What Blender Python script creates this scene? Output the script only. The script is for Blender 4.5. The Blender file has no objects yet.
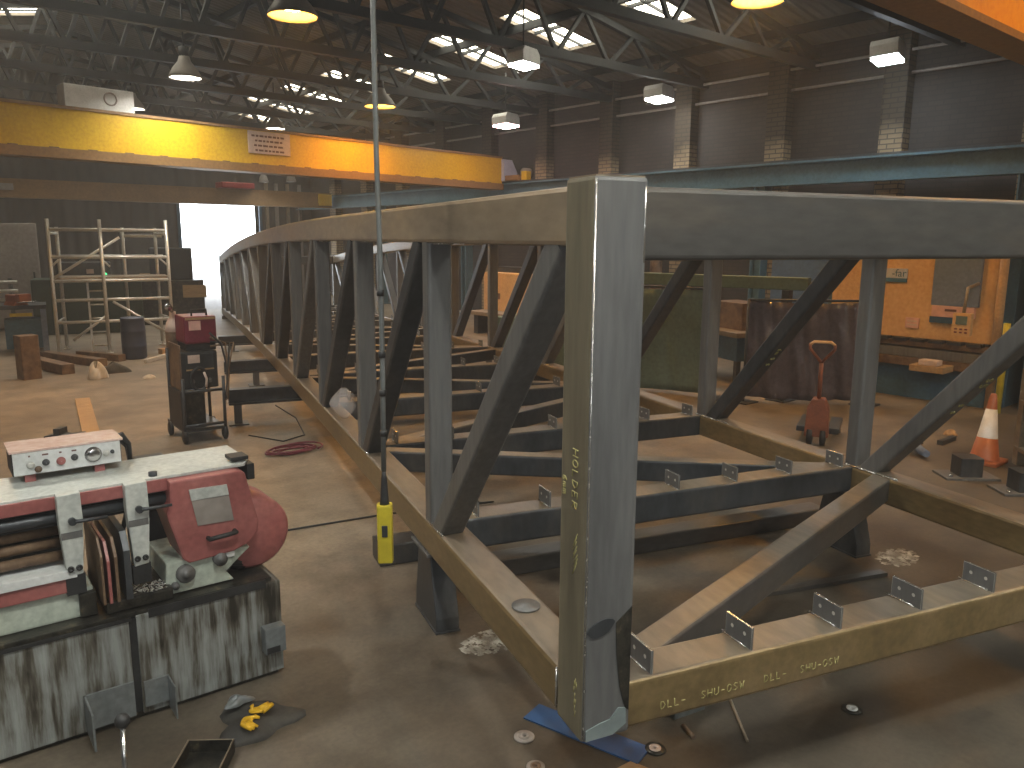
import bpy, bmesh, math, random
from mathutils import Vector, Matrix
random.seed(7)
SC = bpy.context.scene
COL = SC.collection
PI = math.pi
def V(*a): return Vector(a)

# ---------------------------------------------------------------- materials
def nt(name):
    m = bpy.data.materials.new(name); m.use_nodes = True
    t = m.node_tree; b = t.nodes['Principled BSDF']
    return m, t, b
def noise_mat(name, cols, scale=4.0, rough=0.6, metal=0.0, bump=0.0, stretch=(1,1,1), detail=6.0, rvar=0.12, pos=None, fine=True, coat=0.0):
    m, t, b = nt(name)
    tc = t.nodes.new('ShaderNodeTexCoord'); mp = t.nodes.new('ShaderNodeMapping')
    mp.inputs['Scale'].default_value = stretch
    t.links.new(tc.outputs['Object'], mp.inputs['Vector'])
    n = t.nodes.new('ShaderNodeTexNoise'); n.inputs['Scale'].default_value = scale
    n.inputs['Detail'].default_value = detail; n.inputs['Roughness'].default_value = 0.62
    t.links.new(mp.outputs['Vector'], n.inputs['Vector'])
    cr = t.nodes.new('ShaderNodeValToRGB')
    e = cr.color_ramp.elements
    k = len(cols)
    ps = pos or [0.3 + 0.4*i/max(1, k-1) for i in range(k)]
    while len(e) < k: e.new(0.5)
    for i in range(k):
        e[i].position = ps[i]; e[i].color = (*cols[i], 1)
    t.links.new(n.outputs['Fac'], cr.inputs['Fac'])
    out = cr.outputs['Color']
    if fine:
        n2 = t.nodes.new('ShaderNodeTexNoise'); n2.inputs['Scale'].default_value = scale*9
        n2.inputs['Detail'].default_value = 3
        t.links.new(mp.outputs['Vector'], n2.inputs['Vector'])
        mx = t.nodes.new('ShaderNodeMix'); mx.data_type = 'RGBA'; mx.blend_type = 'OVERLAY'
        mx.inputs[0].default_value = 0.35
        t.links.new(out, mx.inputs[6]); t.links.new(n2.outputs['Fac'], mx.inputs[7])
        out = mx.outputs[2]
    t.links.new(out, b.inputs['Base Color'])
    mr = t.nodes.new('ShaderNodeMapRange'); mr.inputs['To Min'].default_value = max(0.05, rough-rvar)
    mr.inputs['To Max'].default_value = min(1, rough+rvar)
    t.links.new(n.outputs['Fac'], mr.inputs['Value']); t.links.new(mr.outputs['Result'], b.inputs['Roughness'])
    b.inputs['Metallic'].default_value = metal
    if coat: b.inputs['Coat Weight'].default_value = coat
    if bump:
        bp = t.nodes.new('ShaderNodeBump'); bp.inputs['Strength'].default_value = bump; bp.inputs['Distance'].default_value = 0.01
        t.links.new(n.outputs['Fac'], bp.inputs['Height']); t.links.new(bp.outputs['Normal'], b.inputs['Normal'])
    return m
def plain(name, col, rough=0.5, metal=0.0):
    c2 = tuple(max(0, x*0.78) for x in col)
    return noise_mat(name, [c2, col], 14, rough, metal, fine=False, detail=3)
def emit(name, col, s, back=None):
    m, t, b = nt(name)
    b.inputs['Base Color'].default_value = (*col, 1)
    b.inputs['Emission Color'].default_value = (*col, 1); b.inputs['Emission Strength'].default_value = s
    return m
M = {}
M['steel'] = noise_mat('mill_scale_steel', [(.108,.108,.107), (.134,.134,.131), (.158,.153,.143)], 5, .48, .25, .03, (1,1,.12))
M['steel_dark'] = noise_mat('dark_mill_scale_steel', [(.034,.038,.043), (.056,.060,.066), (.085,.08,.075)], 3.5, .40, .4, .05, (1,1,.5))
M['steel_rust'] = noise_mat('rust_filmed_steel', [(.125,.085,.04), (.20,.14,.062), (.25,.175,.09)], 4.5, .38, .3, .06, (1,.4,1))
M['steel_tan'] = noise_mat('tan_mill_steel', [(.18,.145,.105), (.27,.215,.15), (.32,.245,.16)], 3.0, .4, .3, .04, (1,.3,1))
M['weld'] = noise_mat('ground_weld_metal', [(.55,.53,.5), (.8,.78,.74)], 40, .25, .9)
M['galv'] = noise_mat('aluminium_tube', [(.5,.5,.47), (.68,.67,.62)], 12, .35, .5)
M['steel_lit_rust'] = noise_mat('lit_rusty_top_steel', [(.12,.098,.075), (.19,.155,.115), (.24,.18,.12)], 3.5, .42, .3, .04, (1,.3,1))  # rust film and lamp shine of the member tops mixed into one colour
M['steel_brown'] = noise_mat('brown_mottled_steel', [(.058,.055,.052), (.088,.082,.076), (.12,.10,.08)], 3.5, .42, .3, .04, (.3,1,1))
M['chalk'] = plain('yellow_paint_stick', (.45,.41,.16), .8)
M['cream_paint'] = noise_mat('cream_enamel', [(.60,.37,.17), (.70,.45,.21)], 3, .45)
M['blue_paint'] = noise_mat('blue_steel_paint', [(.055,.12,.155), (.08,.16,.20), (.10,.19,.23)], 2.5, .5)
M['blue_dark'] = noise_mat('dark_blue_enamel', [(.035,.08,.13), (.05,.12,.19)], 3, .45)
M['cool_grey'] = noise_mat('cool_grey_sheet', [(.15,.165,.17), (.21,.225,.225)], 5, .4, .2)
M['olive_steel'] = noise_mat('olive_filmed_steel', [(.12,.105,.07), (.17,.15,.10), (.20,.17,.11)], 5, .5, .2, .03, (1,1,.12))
M['cable_grey'] = plain('grey_cable_sheath', (.17,.18,.175), .5)
M['blue_grey'] = noise_mat('blue_grey_enamel', [(.13,.17,.25), (.17,.22,.32)], 3, .45)
M['crane_yellow'] = noise_mat('crane_yellow_enamel', [(.60,.365,.012), (.68,.43,.016)], 2.5, .42, rvar=.05)
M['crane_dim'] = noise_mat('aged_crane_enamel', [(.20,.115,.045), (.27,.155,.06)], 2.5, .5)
M['crane_orange'] = noise_mat('orange_crane_enamel', [(.72,.34,.02), (.80,.40,.03)], 2.5, .4)
M['white_paint'] = noise_mat('off_white_enamel', [(.55,.56,.55), (.70,.71,.70)], 6, .4)
M['pale_blue_plate'] = plain('pale_blue_grey_plate', (.55,.6,.72), .5)
M['saw_red'] = noise_mat('faded_red_enamel', [(.25,.075,.07), (.31,.105,.095), (.34,.13,.115)], 5, .38, rvar=.06)
M['saw_green'] = noise_mat('pale_green_enamel', [(.10,.11,.09), (.40,.44,.37), (.47,.51,.44)], 5, .5, pos=[.3,.4,.7])
M['saw_grey'] = noise_mat('pale_grey_green_enamel', [(.36,.38,.36), (.47,.49,.46), (.52,.53,.49)], 6, .4)
M['black'] = noise_mat('black_rubber', [(.012,.012,.013), (.03,.03,.03)], 10, .55)
M['grease'] = noise_mat('greasy_black_iron', [(.015,.015,.014), (.05,.045,.035), (.16,.13,.08)], 16, .35, .4, .2, pos=[.35,.6,.75])
M['brown_iron'] = noise_mat('brown_rusty_iron', [(.07,.045,.03), (.16,.10,.06), (.22,.15,.09)], 9, .55, .2, .1)
M['chrome'] = noise_mat('bright_metal', [(.5,.5,.5), (.7,.7,.7)], 20, .2, .95)
M['orange_plastic'] = plain('orange_plastic', (.42,.13,.05), .5)
M['red_paint'] = noise_mat('red_enamel', [(.34,.03,.035), (.45,.05,.05)], 6, .4)
M['wine'] = noise_mat('wine_red_enamel', [(.12,.016,.03), (.18,.026,.045)], 6, .4)
M['maroon'] = noise_mat('maroon_plastic_sheet', [(.075,.062,.072), (.115,.095,.108)], 16, .16, 0, .9, rvar=.06)
M['green_canvas'] = noise_mat('green_canvas', [(.095,.135,.10), (.13,.18,.135)], 3, .75)
M['wood'] = noise_mat('bare_timber', [(.30,.19,.09), (.45,.30,.15)], 5, .7, 0, .05, (1,6,6))
M['card'] = noise_mat('brown_cardboard', [(.36,.22,.11), (.44,.28,.14)], 5, .8)
M['yellow'] = plain('yellow_plastic', (.62,.50,.03), .45)
M['drum_blue'] = plain('blue_grey_plastic', (.035,.045,.085), .45)
M['cloth_white'] = plain('white_cloth', (.6,.56,.5), .9)
M['cloth_dark'] = noise_mat('dark_oily_cloth', [(.035,.032,.03), (.07,.065,.055)], 6, .8)
M['glove'] = plain('yellow_rubber', (.85,.50,.02), .5)
M['sign_pale'] = plain('pale_sign_board', (.66,.52,.45), .5)
M['pink_label'] = plain('pink_label', (.75,.45,.38), .5)
M['ink'] = plain('dark_ink', (.16,.08,.07), .7)
M['blue_ink'] = plain('blue_ink', (.05,.16,.28), .6)
M['cabinet_grey'] = noise_mat('grey_cabinet_enamel', [(.24,.21,.19), (.30,.27,.24)], 2, .55)
M['clear_wrap'] = None
def wrap_mat():
    m, t, b = nt('clear_plastic_wrap')
    b.inputs['Base Color'].default_value = (.62,.6,.6,1); b.inputs['Roughness'].default_value = .12
    b.inputs['Alpha'].default_value = .35
    return m
M['clear_wrap'] = wrap_mat()

def saw_cab_mat():
    m, t, b = nt('oil_streaked_sheet_steel')
    tc = t.nodes.new('ShaderNodeTexCoord')
    mp = t.nodes.new('ShaderNodeMapping'); mp.inputs['Scale'].default_value = (24, 1, 2.2)
    t.links.new(tc.outputs['Object'], mp.inputs['Vector'])
    n = t.nodes.new('ShaderNodeTexNoise'); n.inputs['Scale'].default_value = 1.0; n.inputs['Detail'].default_value = 6; n.inputs['Roughness'].default_value = .65
    t.links.new(mp.outputs['Vector'], n.inputs['Vector'])
    mp2 = t.nodes.new('ShaderNodeMapping'); mp2.inputs['Scale'].default_value = (3.2, 1, 2.4); mp2.inputs['Location'].default_value = (1.3, 0, .4)
    t.links.new(tc.outputs['Object'], mp2.inputs['Vector'])
    n2 = t.nodes.new('ShaderNodeTexNoise'); n2.inputs['Scale'].default_value = 1.3; n2.inputs['Detail'].default_value = 3
    t.links.new(mp2.outputs['Vector'], n2.inputs['Vector'])
    a = t.nodes.new('ShaderNodeMath'); a.operation = 'MULTIPLY_ADD'
    t.links.new(n.outputs['Fac'], a.inputs[0]); a.inputs[1].default_value = .75
    s = t.nodes.new('ShaderNodeMath'); s.operation = 'MULTIPLY'; s.inputs[1].default_value = .6
    t.links.new(n2.outputs['Fac'], s.inputs[0]); t.links.new(s.outputs[0], a.inputs[2])
    cr = t.nodes.new('ShaderNodeValToRGB'); e = cr.color_ramp.elements
    e[0].position = .54; e[0].color = (.03,.026,.02,1)
    e[1].position = .78; e[1].color = (.33,.35,.34,1)
    x = e.new(.62); x.color = (.11,.10,.08,1)
    x = e.new(.69); x.color = (.23,.24,.225,1)
    t.links.new(a.outputs[0], cr.inputs['Fac']); t.links.new(cr.outputs['Color'], b.inputs['Base Color'])
    b.inputs['Roughness'].default_value = .42; b.inputs['Metallic'].default_value = .15
    return m
M['saw_cab'] = saw_cab_mat()

def floor_mat():
    m, t, b = nt('worn_concrete')
    tc = t.nodes.new('ShaderNodeTexCoord')
    def nz(scale, det=6, rough=.6, st=(1,1,1)):
        mp = t.nodes.new('ShaderNodeMapping'); mp.inputs['Scale'].default_value = st
        t.links.new(tc.outputs['Object'], mp.inputs['Vector'])
        n = t.nodes.new('ShaderNodeTexNoise'); n.inputs['Scale'].default_value = scale; n.inputs['Detail'].default_value = det; n.inputs['Roughness'].default_value = rough
        t.links.new(mp.outputs['Vector'], n.inputs['Vector']); return n
    a = nz(.55, 5); c = nz(2.6, 8, .7); d = nz(45, 4)
    cr = t.nodes.new('ShaderNodeValToRGB'); e = cr.color_ramp.elements
    e[0].position = .32; e[0].color = (.155,.125,.092,1); e[1].position = .68; e[1].color = (.31,.25,.18,1)
    t.links.new(a.outputs['Fac'], cr.inputs['Fac'])
    cr2 = t.nodes.new('ShaderNodeValToRGB'); e = cr2.color_ramp.elements
    e[0].position = .36; e[0].color = (.42,.40,.38,1); e[1].position = .58; e[1].color = (1,1,1,1)
    t.links.new(c.outputs['Fac'], cr2.inputs['Fac'])
    mx = t.nodes.new('ShaderNodeMix'); mx.data_type = 'RGBA'; mx.blend_type = 'MULTIPLY'; mx.inputs[0].default_value = .75
    t.links.new(cr.outputs['Color'], mx.inputs[6]); t.links.new(cr2.outputs['Color'], mx.inputs[7])
    mx2 = t.nodes.new('ShaderNodeMix'); mx2.data_type = 'RGBA'; mx2.blend_type = 'OVERLAY'; mx2.inputs[0].default_value = .35
    t.links.new(mx.outputs[2], mx2.inputs[6]); t.links.new(d.outputs['Fac'], mx2.inputs[7])
    # near end darkened: oily floor, and weaker light painted into the colour
    sx = t.nodes.new('ShaderNodeSeparateXYZ'); t.links.new(tc.outputs['Object'], sx.inputs[0])
    ad = t.nodes.new('ShaderNodeMath'); ad.operation = 'MULTIPLY_ADD'; ad.inputs[1].default_value = 1.8
    t.links.new(a.outputs['Fac'], ad.inputs[0]); t.links.new(sx.outputs['Y'], ad.inputs[2])
    mr = t.nodes.new('ShaderNodeMapRange'); mr.inputs['From Min'].default_value = 2.6; mr.inputs['From Max'].default_value = 5.4
    mr.inputs['To Min'].default_value = .33; mr.inputs['To Max'].default_value = 1.0
    t.links.new(ad.outputs[0], mr.inputs['Value'])
    mx3 = t.nodes.new('ShaderNodeMix'); mx3.data_type = 'RGBA'; mx3.blend_type = 'MULTIPLY'; mx3.inputs[0].default_value = 1
    t.links.new(mx2.outputs[2], mx3.inputs[6]); t.links.new(mr.outputs['Result'], mx3.inputs[7])
    t.links.new(mx3.outputs[2], b.inputs['Base Color'])
    r = t.nodes.new('ShaderNodeMapRange'); r.inputs['To Min'].default_value = .42; r.inputs['To Max'].default_value = .8
    t.links.new(c.outputs['Fac'], r.inputs['Value']); t.links.new(r.outputs['Result'], b.inputs['Roughness'])
    bp = t.nodes.new('ShaderNodeBump'); bp.inputs['Strength'].default_value = .25; bp.inputs['Distance'].default_value = .01
    t.links.new(c.outputs['Fac'], bp.inputs['Height']); t.links.new(bp.outputs['Normal'], b.inputs['Normal'])
    return m
M['floor'] = floor_mat()
def brick_mat(name, c1, c2, mortar, soot=None):
    """running-bond brick; soot = (z0, z1): blackened above that height"""
    m, t, b = nt(name)
    tc = t.nodes.new('ShaderNodeTexCoord')
    sx = t.nodes.new('ShaderNodeSeparateXYZ'); t.links.new(tc.outputs['Object'], sx.inputs[0])
    ad = t.nodes.new('ShaderNodeMath'); ad.operation = 'ADD'
    t.links.new(sx.outputs['X'], ad.inputs[0]); t.links.new(sx.outputs['Y'], ad.inputs[1])
    cb = t.nodes.new('ShaderNodeCombineXYZ'); t.links.new(ad.outputs[0], cb.inputs[0]); t.links.new(sx.outputs['Z'], cb.inputs[1])
    br = t.nodes.new('ShaderNodeTexBrick'); br.inputs['Scale'].default_value = 1.0
    br.inputs['Brick Width'].default_value = .21; br.inputs['Row Height'].default_value = .07; br.inputs['Mortar Size'].default_value = .009
    br.inputs['Color1'].default_value = (*c1,1); br.inputs['Color2'].default_value = (*c2,1); br.inputs['Mortar'].default_value = (*mortar,1)
    t.links.new(cb.outputs[0], br.inputs['Vector'])
    n = t.nodes.new('ShaderNodeTexNoise'); n.inputs['Scale'].default_value = 1.3; n.inputs['Detail'].default_value = 5
    t.links.new(tc.outputs['Object'], n.inputs['Vector'])
    out = br.outputs['Color']
    mx = t.nodes.new('ShaderNodeMix'); mx.data_type = 'RGBA'; mx.blend_type = 'OVERLAY'; mx.inputs[0].default_value = .6
    t.links.new(out, mx.inputs[6]); t.links.new(n.outputs['Fac'], mx.inputs[7]); out = mx.outputs[2]
    if soot:
        a2 = t.nodes.new('ShaderNodeMath'); a2.operation = 'MULTIPLY_ADD'; a2.inputs[1].default_value = .9
        t.links.new(n.outputs['Fac'], a2.inputs[0]); t.links.new(sx.outputs['Z'], a2.inputs[2])
        mr = t.nodes.new('ShaderNodeMapRange'); mr.inputs['From Min'].default_value = soot[0]+.45; mr.inputs['From Max'].default_value = soot[1]+.45
        mr.inputs['To Min'].default_value = 1; mr.inputs['To Max'].default_value = .14
        t.links.new(a2.outputs[0], mr.inputs['Value'])
        mz = t.nodes.new('ShaderNodeMix'); mz.data_type = 'RGBA'; mz.blend_type = 'MULTIPLY'; mz.inputs[0].default_value = 1
        t.links.new(out, mz.inputs[6]); t.links.new(mr.outputs['Result'], mz.inputs[7]); out = mz.outputs[2]
    t.links.new(out, b.inputs['Base Color']); b.inputs['Roughness'].default_value = .85
    return m
M['brick'] = brick_mat('sooty_brick', (.040,.034,.031), (.052,.042,.037), (.034,.031,.029))
M['brick_pale'] = brick_mat('pale_brick', (.30,.225,.135), (.37,.28,.17), (.11,.09,.07), soot=(3.05,3.42))
def corrugated(name, c1, c2, axis='Y', pitch=.15):
    m, t, b = nt(name)
    tc = t.nodes.new('ShaderNodeTexCoord')
    w = t.nodes.new('ShaderNodeTexWave'); w.wave_type = 'BANDS'; w.bands_direction = axis; w.inputs['Scale'].default_value = .314/pitch
    t.links.new(tc.outputs['Object'], w.inputs['Vector'])
    bp = t.nodes.new('ShaderNodeBump'); bp.inputs['Strength'].default_value = .6; bp.inputs['Distance'].default_value = .04
    t.links.new(w.outputs['Fac'], bp.inputs['Height']); t.links.new(bp.outputs['Normal'], b.inputs['Normal'])
    n = t.nodes.new('ShaderNodeTexNoise'); n.inputs['Scale'].default_value = .8; n.inputs['Detail'].default_value = 5
    t.links.new(tc.outputs['Object'], n.inputs['Vector'])
    cr = t.nodes.new('ShaderNodeValToRGB'); e = cr.color_ramp.elements
    e[0].position = .35; e[0].color = (*c1,1); e[1].position = .65; e[1].color = (*c2,1)
    t.links.new(n.outputs['Fac'], cr.inputs['Fac']); t.links.new(cr.outputs['Color'], b.inputs['Base Color'])
    b.inputs['Roughness'].default_value = .7
    return m
M['roof'] = corrugated('stained_roof_sheet', (.12,.105,.085), (.19,.165,.135))
M['far_sheet'] = corrugated('dull_wall_sheet', (.055,.047,.041), (.085,.073,.064), 'X', .3)
M['roof_steel'] = noise_mat('sooty_roof_steel', [(.012,.014,.015), (.026,.029,.03)], 4, .6, .1)
M['shade'] = noise_mat('white_enamelled_shade', [(.20,.19,.17),(.27,.25,.23)], 8, .5, fine=False)
M['lamp_orange'] = emit('sodium_lamp_glow', (1.0,.46,.07), 180)
M['lamp_white'] = emit('mercury_lamp_glow', (1.0,.95,.84), 270)
M['lamp_pink'] = emit('warming_lamp_glow', (1.0,.60,.58), 36)
M['lamp_cold'] = emit('cold_lamp_glow', (.82,.92,1.0), 38)
M['lamp_small'] = emit('small_cold_lamp_glow', (.84,.92,1.0), 60)
M['lamp_box'] = emit('white_box_lamp_glow', (1.0,.98,.95), 36)
M['lamp_fill'] = emit('cool_white_fill_glow', (.98,1.0,.93), 230)
M['skylight'] = emit('daylit_rooflight', (1.0,.93,.74), 7)
M['skylight_dim'] = emit('dirty_daylit_rooflight', (.9,.8,.62), .55)

# ---------------------------------------------------------------- mesh building
class MB:
    def __init__(s): s.bm = bmesh.new()
    def _faces(s, vs, fs):
        bv = [s.bm.verts.new(v) for v in vs]
        for f in fs:
            try: s.bm.faces.new([bv[i] for i in f])
            except ValueError: pass
        return bv
    def box(s, x0, x1, y0, y1, z0, z1, bev=0.0, mat=None):
        b = bmesh.new()
        vs = [b.verts.new((x,y,z)) for x in (x0,x1) for y in (y0,y1) for z in (z0,z1)]
        for f in ((0,1,3,2),(4,6,7,5),(0,4,5,1),(2,3,7,6),(0,2,6,4),(1,5,7,3)): b.faces.new([vs[i] for i in f])
        if bev: bmesh.ops.bevel(b, geom=list(b.edges), offset=bev, segments=2, profile=.6, affect='EDGES')
        s._merge(b, mat); return s
    def _merge(s, b, mat=None):
        mp = {}
        for v in b.verts:
            c = v.co if mat is None else mat @ v.co
            mp[v] = s.bm.verts.new(c)
        for f in b.faces:
            try:
                nf = s.bm.faces.new([mp[v] for v in f.verts]); nf.smooth = f.smooth
            except ValueError: pass
        b.free()
    def prism(s, poly, axis, a, b, bev=0.0, mat=None):
        """poly in the two other axes (x,y,z order), swept from a to b along axis"""
        t = bmesh.new()
        def P(p, h):
            return {'x': (h,p[0],p[1]), 'y': (p[0],h,p[1]), 'z': (p[0],p[1],h)}[axis]
        lo = [t.verts.new(P(p,a)) for p in poly]; hi = [t.verts.new(P(p,b)) for p in poly]
        n = len(poly)
        t.faces.new(lo); t.faces.new(hi[::-1])
        for i in range(n): t.faces.new([lo[i], hi[i], hi[(i+1)%n], lo[(i+1)%n]])
        bmesh.ops.recalc_face_normals(t, faces=list(t.faces))
        if bev: bmesh.ops.bevel(t, geom=list(t.edges), offset=bev, segments=2, profile=.6, affect='EDGES')
        s._merge(t, mat); return s
    def bar(s, p0, p1, w, h, up=(0,0,1), r=0.0, seg=3):
        """rectangular hollow-section look: rounded rectangle w (side) x h (up) swept p0 -> p1"""
        p0 = Vector(p0); p1 = Vector(p1); d = (p1-p0).normalized(); up = Vector(up)
        sd = d.cross(up).normalized(); u = sd.cross(d).normalized()
        pr = []
        if r > 0:
            for cx, cy, a0 in ((w/2-r,h/2-r,0),(-w/2+r,h/2-r,PI/2),(-w/2+r,-h/2+r,PI),(w/2-r,-h/2+r,1.5*PI)):
                for k in range(seg+1):
                    a = a0 + k*PI/2/seg; pr.append((cx+r*math.cos(a), cy+r*math.sin(a)))
        else: pr = [(w/2,h/2),(-w/2,h/2),(-w/2,-h/2),(w/2,-h/2)]
        n = len(pr)
        A = [s.bm.verts.new(p0+sd*x+u*y) for x,y in pr]; B = [s.bm.verts.new(p1+sd*x+u*y) for x,y in pr]
        s.bm.faces.new(A[::-1]); s.bm.faces.new(B)
        for i in range(n): s.bm.faces.new([A[i],A[(i+1)%n],B[(i+1)%n],B[i]])
        return s
    def tube(s, pts, r, n=8, caps=True):
        pts = [Vector(p) for p in pts]; rings = []
        ref = None
        for i, p in enumerate(pts):
            d = (pts[min(i+1,len(pts)-1)] - pts[max(i-1,0)]).normalized()
            if ref is None: ref = Vector((0,0,1)) if abs(d.z) < .9 else Vector((1,0,0))
            a = d.cross(ref).normalized(); ref = a.cross(d).normalized()
            rr = r[i] if isinstance(r,(list,tuple)) else r
            rings.append([s.bm.verts.new(p + a*rr*math.cos(2*PI*k/n) + ref*rr*math.sin(2*PI*k/n)) for k in range(n)])
        for A,B in zip(rings, rings[1:]):
            for k in range(n):
                f = s.bm.faces.new([A[k],B[k],B[(k+1)%n],A[(k+1)%n]]); f.smooth = True
        if caps:
            s.bm.faces.new(rings[0]); s.bm.faces.new(rings[-1][::-1])
        return s
    def lathe(s, prof, n=20, mat=None):
        """prof: (radius, z) list"""
        t = bmesh.new(); rings = []
        for r,z in prof:
            if r < 1e-6: rings.append([t.verts.new((0,0,z))])
            else: rings.append([t.verts.new((r*math.cos(2*PI*k/n), r*math.sin(2*PI*k/n), z)) for k in range(n)])
        for A,B in zip(rings, rings[1:]):
            for k in range(n):
                q = [A[k%len(A)], A[(k+1)%len(A)], B[(k+1)%len(B)], B[k%len(B)]]
                q2 = []
                for v in q:
                    if v not in q2: q2.append(v)
                if len(q2) > 2:
                    try:
                        f = t.faces.new(q2); f.smooth = True
                    except ValueError: pass
        bmesh.ops.recalc_face_normals(t, faces=list(t.faces))
        s._merge(t, mat); return s
    def grid(s, fn, nu, nv, thick=0.0):
        g = [[s.bm.verts.new(fn(i/nu, j/nv)) for j in range(nv+1)] for i in range(nu+1)]
        for i in range(nu):
            for j in range(nv):
                f = s.bm.faces.new([g[i][j],g[i+1][j],g[i+1][j+1],g[i][j+1]]); f.smooth = True
        return s
    def sweep(s, pts, w, h, r=.015, seg=2):
        """run along +Y with plumb ends; pts = (x, y, z) of section centre"""
        pr = []
        for cx, cy, a0 in ((w/2-r,h/2-r,0),(-w/2+r,h/2-r,PI/2),(-w/2+r,-h/2+r,PI),(w/2-r,-h/2+r,1.5*PI)):
            for k in range(seg+1):
                a = a0 + k*PI/2/seg; pr.append((cx+r*math.cos(a), cy+r*math.sin(a)))
        rings = [[s.bm.verts.new((p[0]+x, p[1], p[2]+z)) for x,z in pr] for p in pts]
        n = len(pr)
        for A,B in zip(rings, rings[1:]):
            for i in range(n): s.bm.faces.new([A[i],A[(i+1)%n],B[(i+1)%n],B[i]])
        s.bm.faces.new(rings[0][::-1]); s.bm.faces.new(rings[-1])
        return s
    def build(s, name, mat, parent=None, loc=None, solid=0.0):
        bmesh.ops.recalc_face_normals(s.bm, faces=list(s.bm.faces))
        me = bpy.data.meshes.new(name); s.bm.to_mesh(me); s.bm.free()
        me.materials.append(mat)
        o = bpy.data.objects.new(name, me); COL.objects.link(o)
        if parent: o.parent = parent
        if loc: o.location = loc
        if solid:
            md = o.modifiers.new('thickness','SOLIDIFY'); md.thickness = solid
        return o
def tag(o, label=None, cat=None, group=None, kind=None):
    if label: o['label'] = label
    if cat: o['category'] = cat
    if group: o['group'] = group
    if kind: o['kind'] = kind
    return o
def thing(name, label, cat, loc=(0,0,0), rz=0.0, group=None):
    o = bpy.data.objects.new(name, None); o.empty_display_size = .1; COL.objects.link(o)
    o.location = loc; o.rotation_euler = (0,0,rz)
    return tag(o, label, cat, group)
def copy_tree(root, loc, rz=None, label=None, parent=None):
    c = root.copy(); COL.objects.link(c); c.parent = parent
    if loc is not None: c.location = loc
    if rz is not None: c.rotation_euler = (0,0,rz)
    if label: c['label'] = label
    for ch in list(root.children):
        d = ch.copy(); COL.objects.link(d); d.parent = c
        for g in list(ch.children):
            e = g.copy(); COL.objects.link(e); e.parent = d
    return c
def struct(mb, name, mat, kind='structure'):
    o = mb.build(name, mat); o['kind'] = kind; return o
def text(name, s, size, mat, parent, mat4, extrude=.0006):
    cu = bpy.data.curves.new(name, 'FONT'); cu.body = s; cu.size = size; cu.extrude = extrude
    cu.align_x = 'CENTER'; cu.align_y = 'CENTER'
    t = bpy.data.objects.new(name, cu); COL.objects.link(t)
    bpy.context.view_layer.update()
    me = bpy.data.meshes.new_from_object(t)
    bpy.data.objects.remove(t); bpy.data.curves.remove(cu)
    me.name = name; me.materials.clear(); me.materials.append(mat)
    o = bpy.data.objects.new(name, me); COL.objects.link(o); o.parent = parent; o.matrix_local = mat4
    return o
def frame(origin, xdir, ydir):
    x = Vector(xdir).normalized(); y = Vector(ydir).normalized(); z = x.cross(y)
    m = Matrix((x,y,z)).transposed().to_4x4(); m.translation = Vector(origin); return m
def strokes(name, lines, r, mat, parent, mat4):
    """hand-drawn letters as thin paint lines: lines = lists of (x, y)"""
    mb = MB()
    for l in lines: mb.tube([(x,y,0) for x,y in l], r, 5)
    o = mb.build(name, mat, parent); o.matrix_local = mat4; return o

# ---------------------------------------------------------------- camera
H = 1.78
yaw, pitch, roll = math.radians(40.5), math.radians(10.35), math.radians(.38)
f = V(math.sin(yaw)*math.cos(pitch), math.cos(yaw)*math.cos(pitch), -math.sin(pitch))
r_ = V(math.cos(yaw), -math.sin(yaw), 0); u_ = r_.cross(f)
cr_, sr_ = math.cos(roll), math.sin(roll)
rr, uu = cr_*r_ + sr_*u_, -sr_*r_ + cr_*u_
cam = bpy.data.cameras.new('camera'); co = bpy.data.objects.new('camera', cam); COL.objects.link(co)
mw = Matrix((rr, uu, -f)).transposed().to_4x4(); mw.translation = V(0,0,H); co.matrix_world = mw
cam.sensor_width = 36; cam.lens = 36*796/1024; cam.clip_start = .05; cam.clip_end = 200
SC.camera = co

# ---------------------------------------------------------------- the building
XR, XL, YF, YN, XRG = 12.0, -4.0, 24.0, -12.0, 4.0
EAVE, SL = 4.75, .17
def zroof(x): return EAVE + SL*((XR-x) if x > XRG else (x-XL))
struct(MB().box(XL-.3, XR+.3, YN-.3, YF+.3, -.2, 0), 'floor', M['floor'])
struct(MB().box(XR, XR+.3, YN-.3, YF+.3, 0, EAVE+.1), 'wall_right', M['brick'])
struct(MB().box(XL-.3, XL, YN-.3, YF+.3, 0, EAVE+.1), 'wall_left', M['brick'])
DX0, DX1, DZ = 7.90, 10.25, 2.72
def gable(y0, y1, hole=None):
    mb = MB()
    top = zroof(XRG)
    if hole:
        x0, x1, z1 = hole
        mb.box(XL, x0, y0, y1, 0, z1); mb.box(x1, XR, y0, y1, 0, z1)
        mb.box(XL, XR, y0, y1, z1, EAVE+.1)
    else: mb.box(XL, XR, y0, y1, 0, EAVE+.1)
    mb.prism([(XL,EAVE),(XR,EAVE),(XRG,top+.1)], 'y', y0, y1)
    return mb
struct(gable(YF, YF+.3, (DX0,DX1,DZ)), 'wall_far', M['far_sheet'])
struct(gable(YN-.3, YN), 'wall_near', M['far_sheet'])
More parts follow.
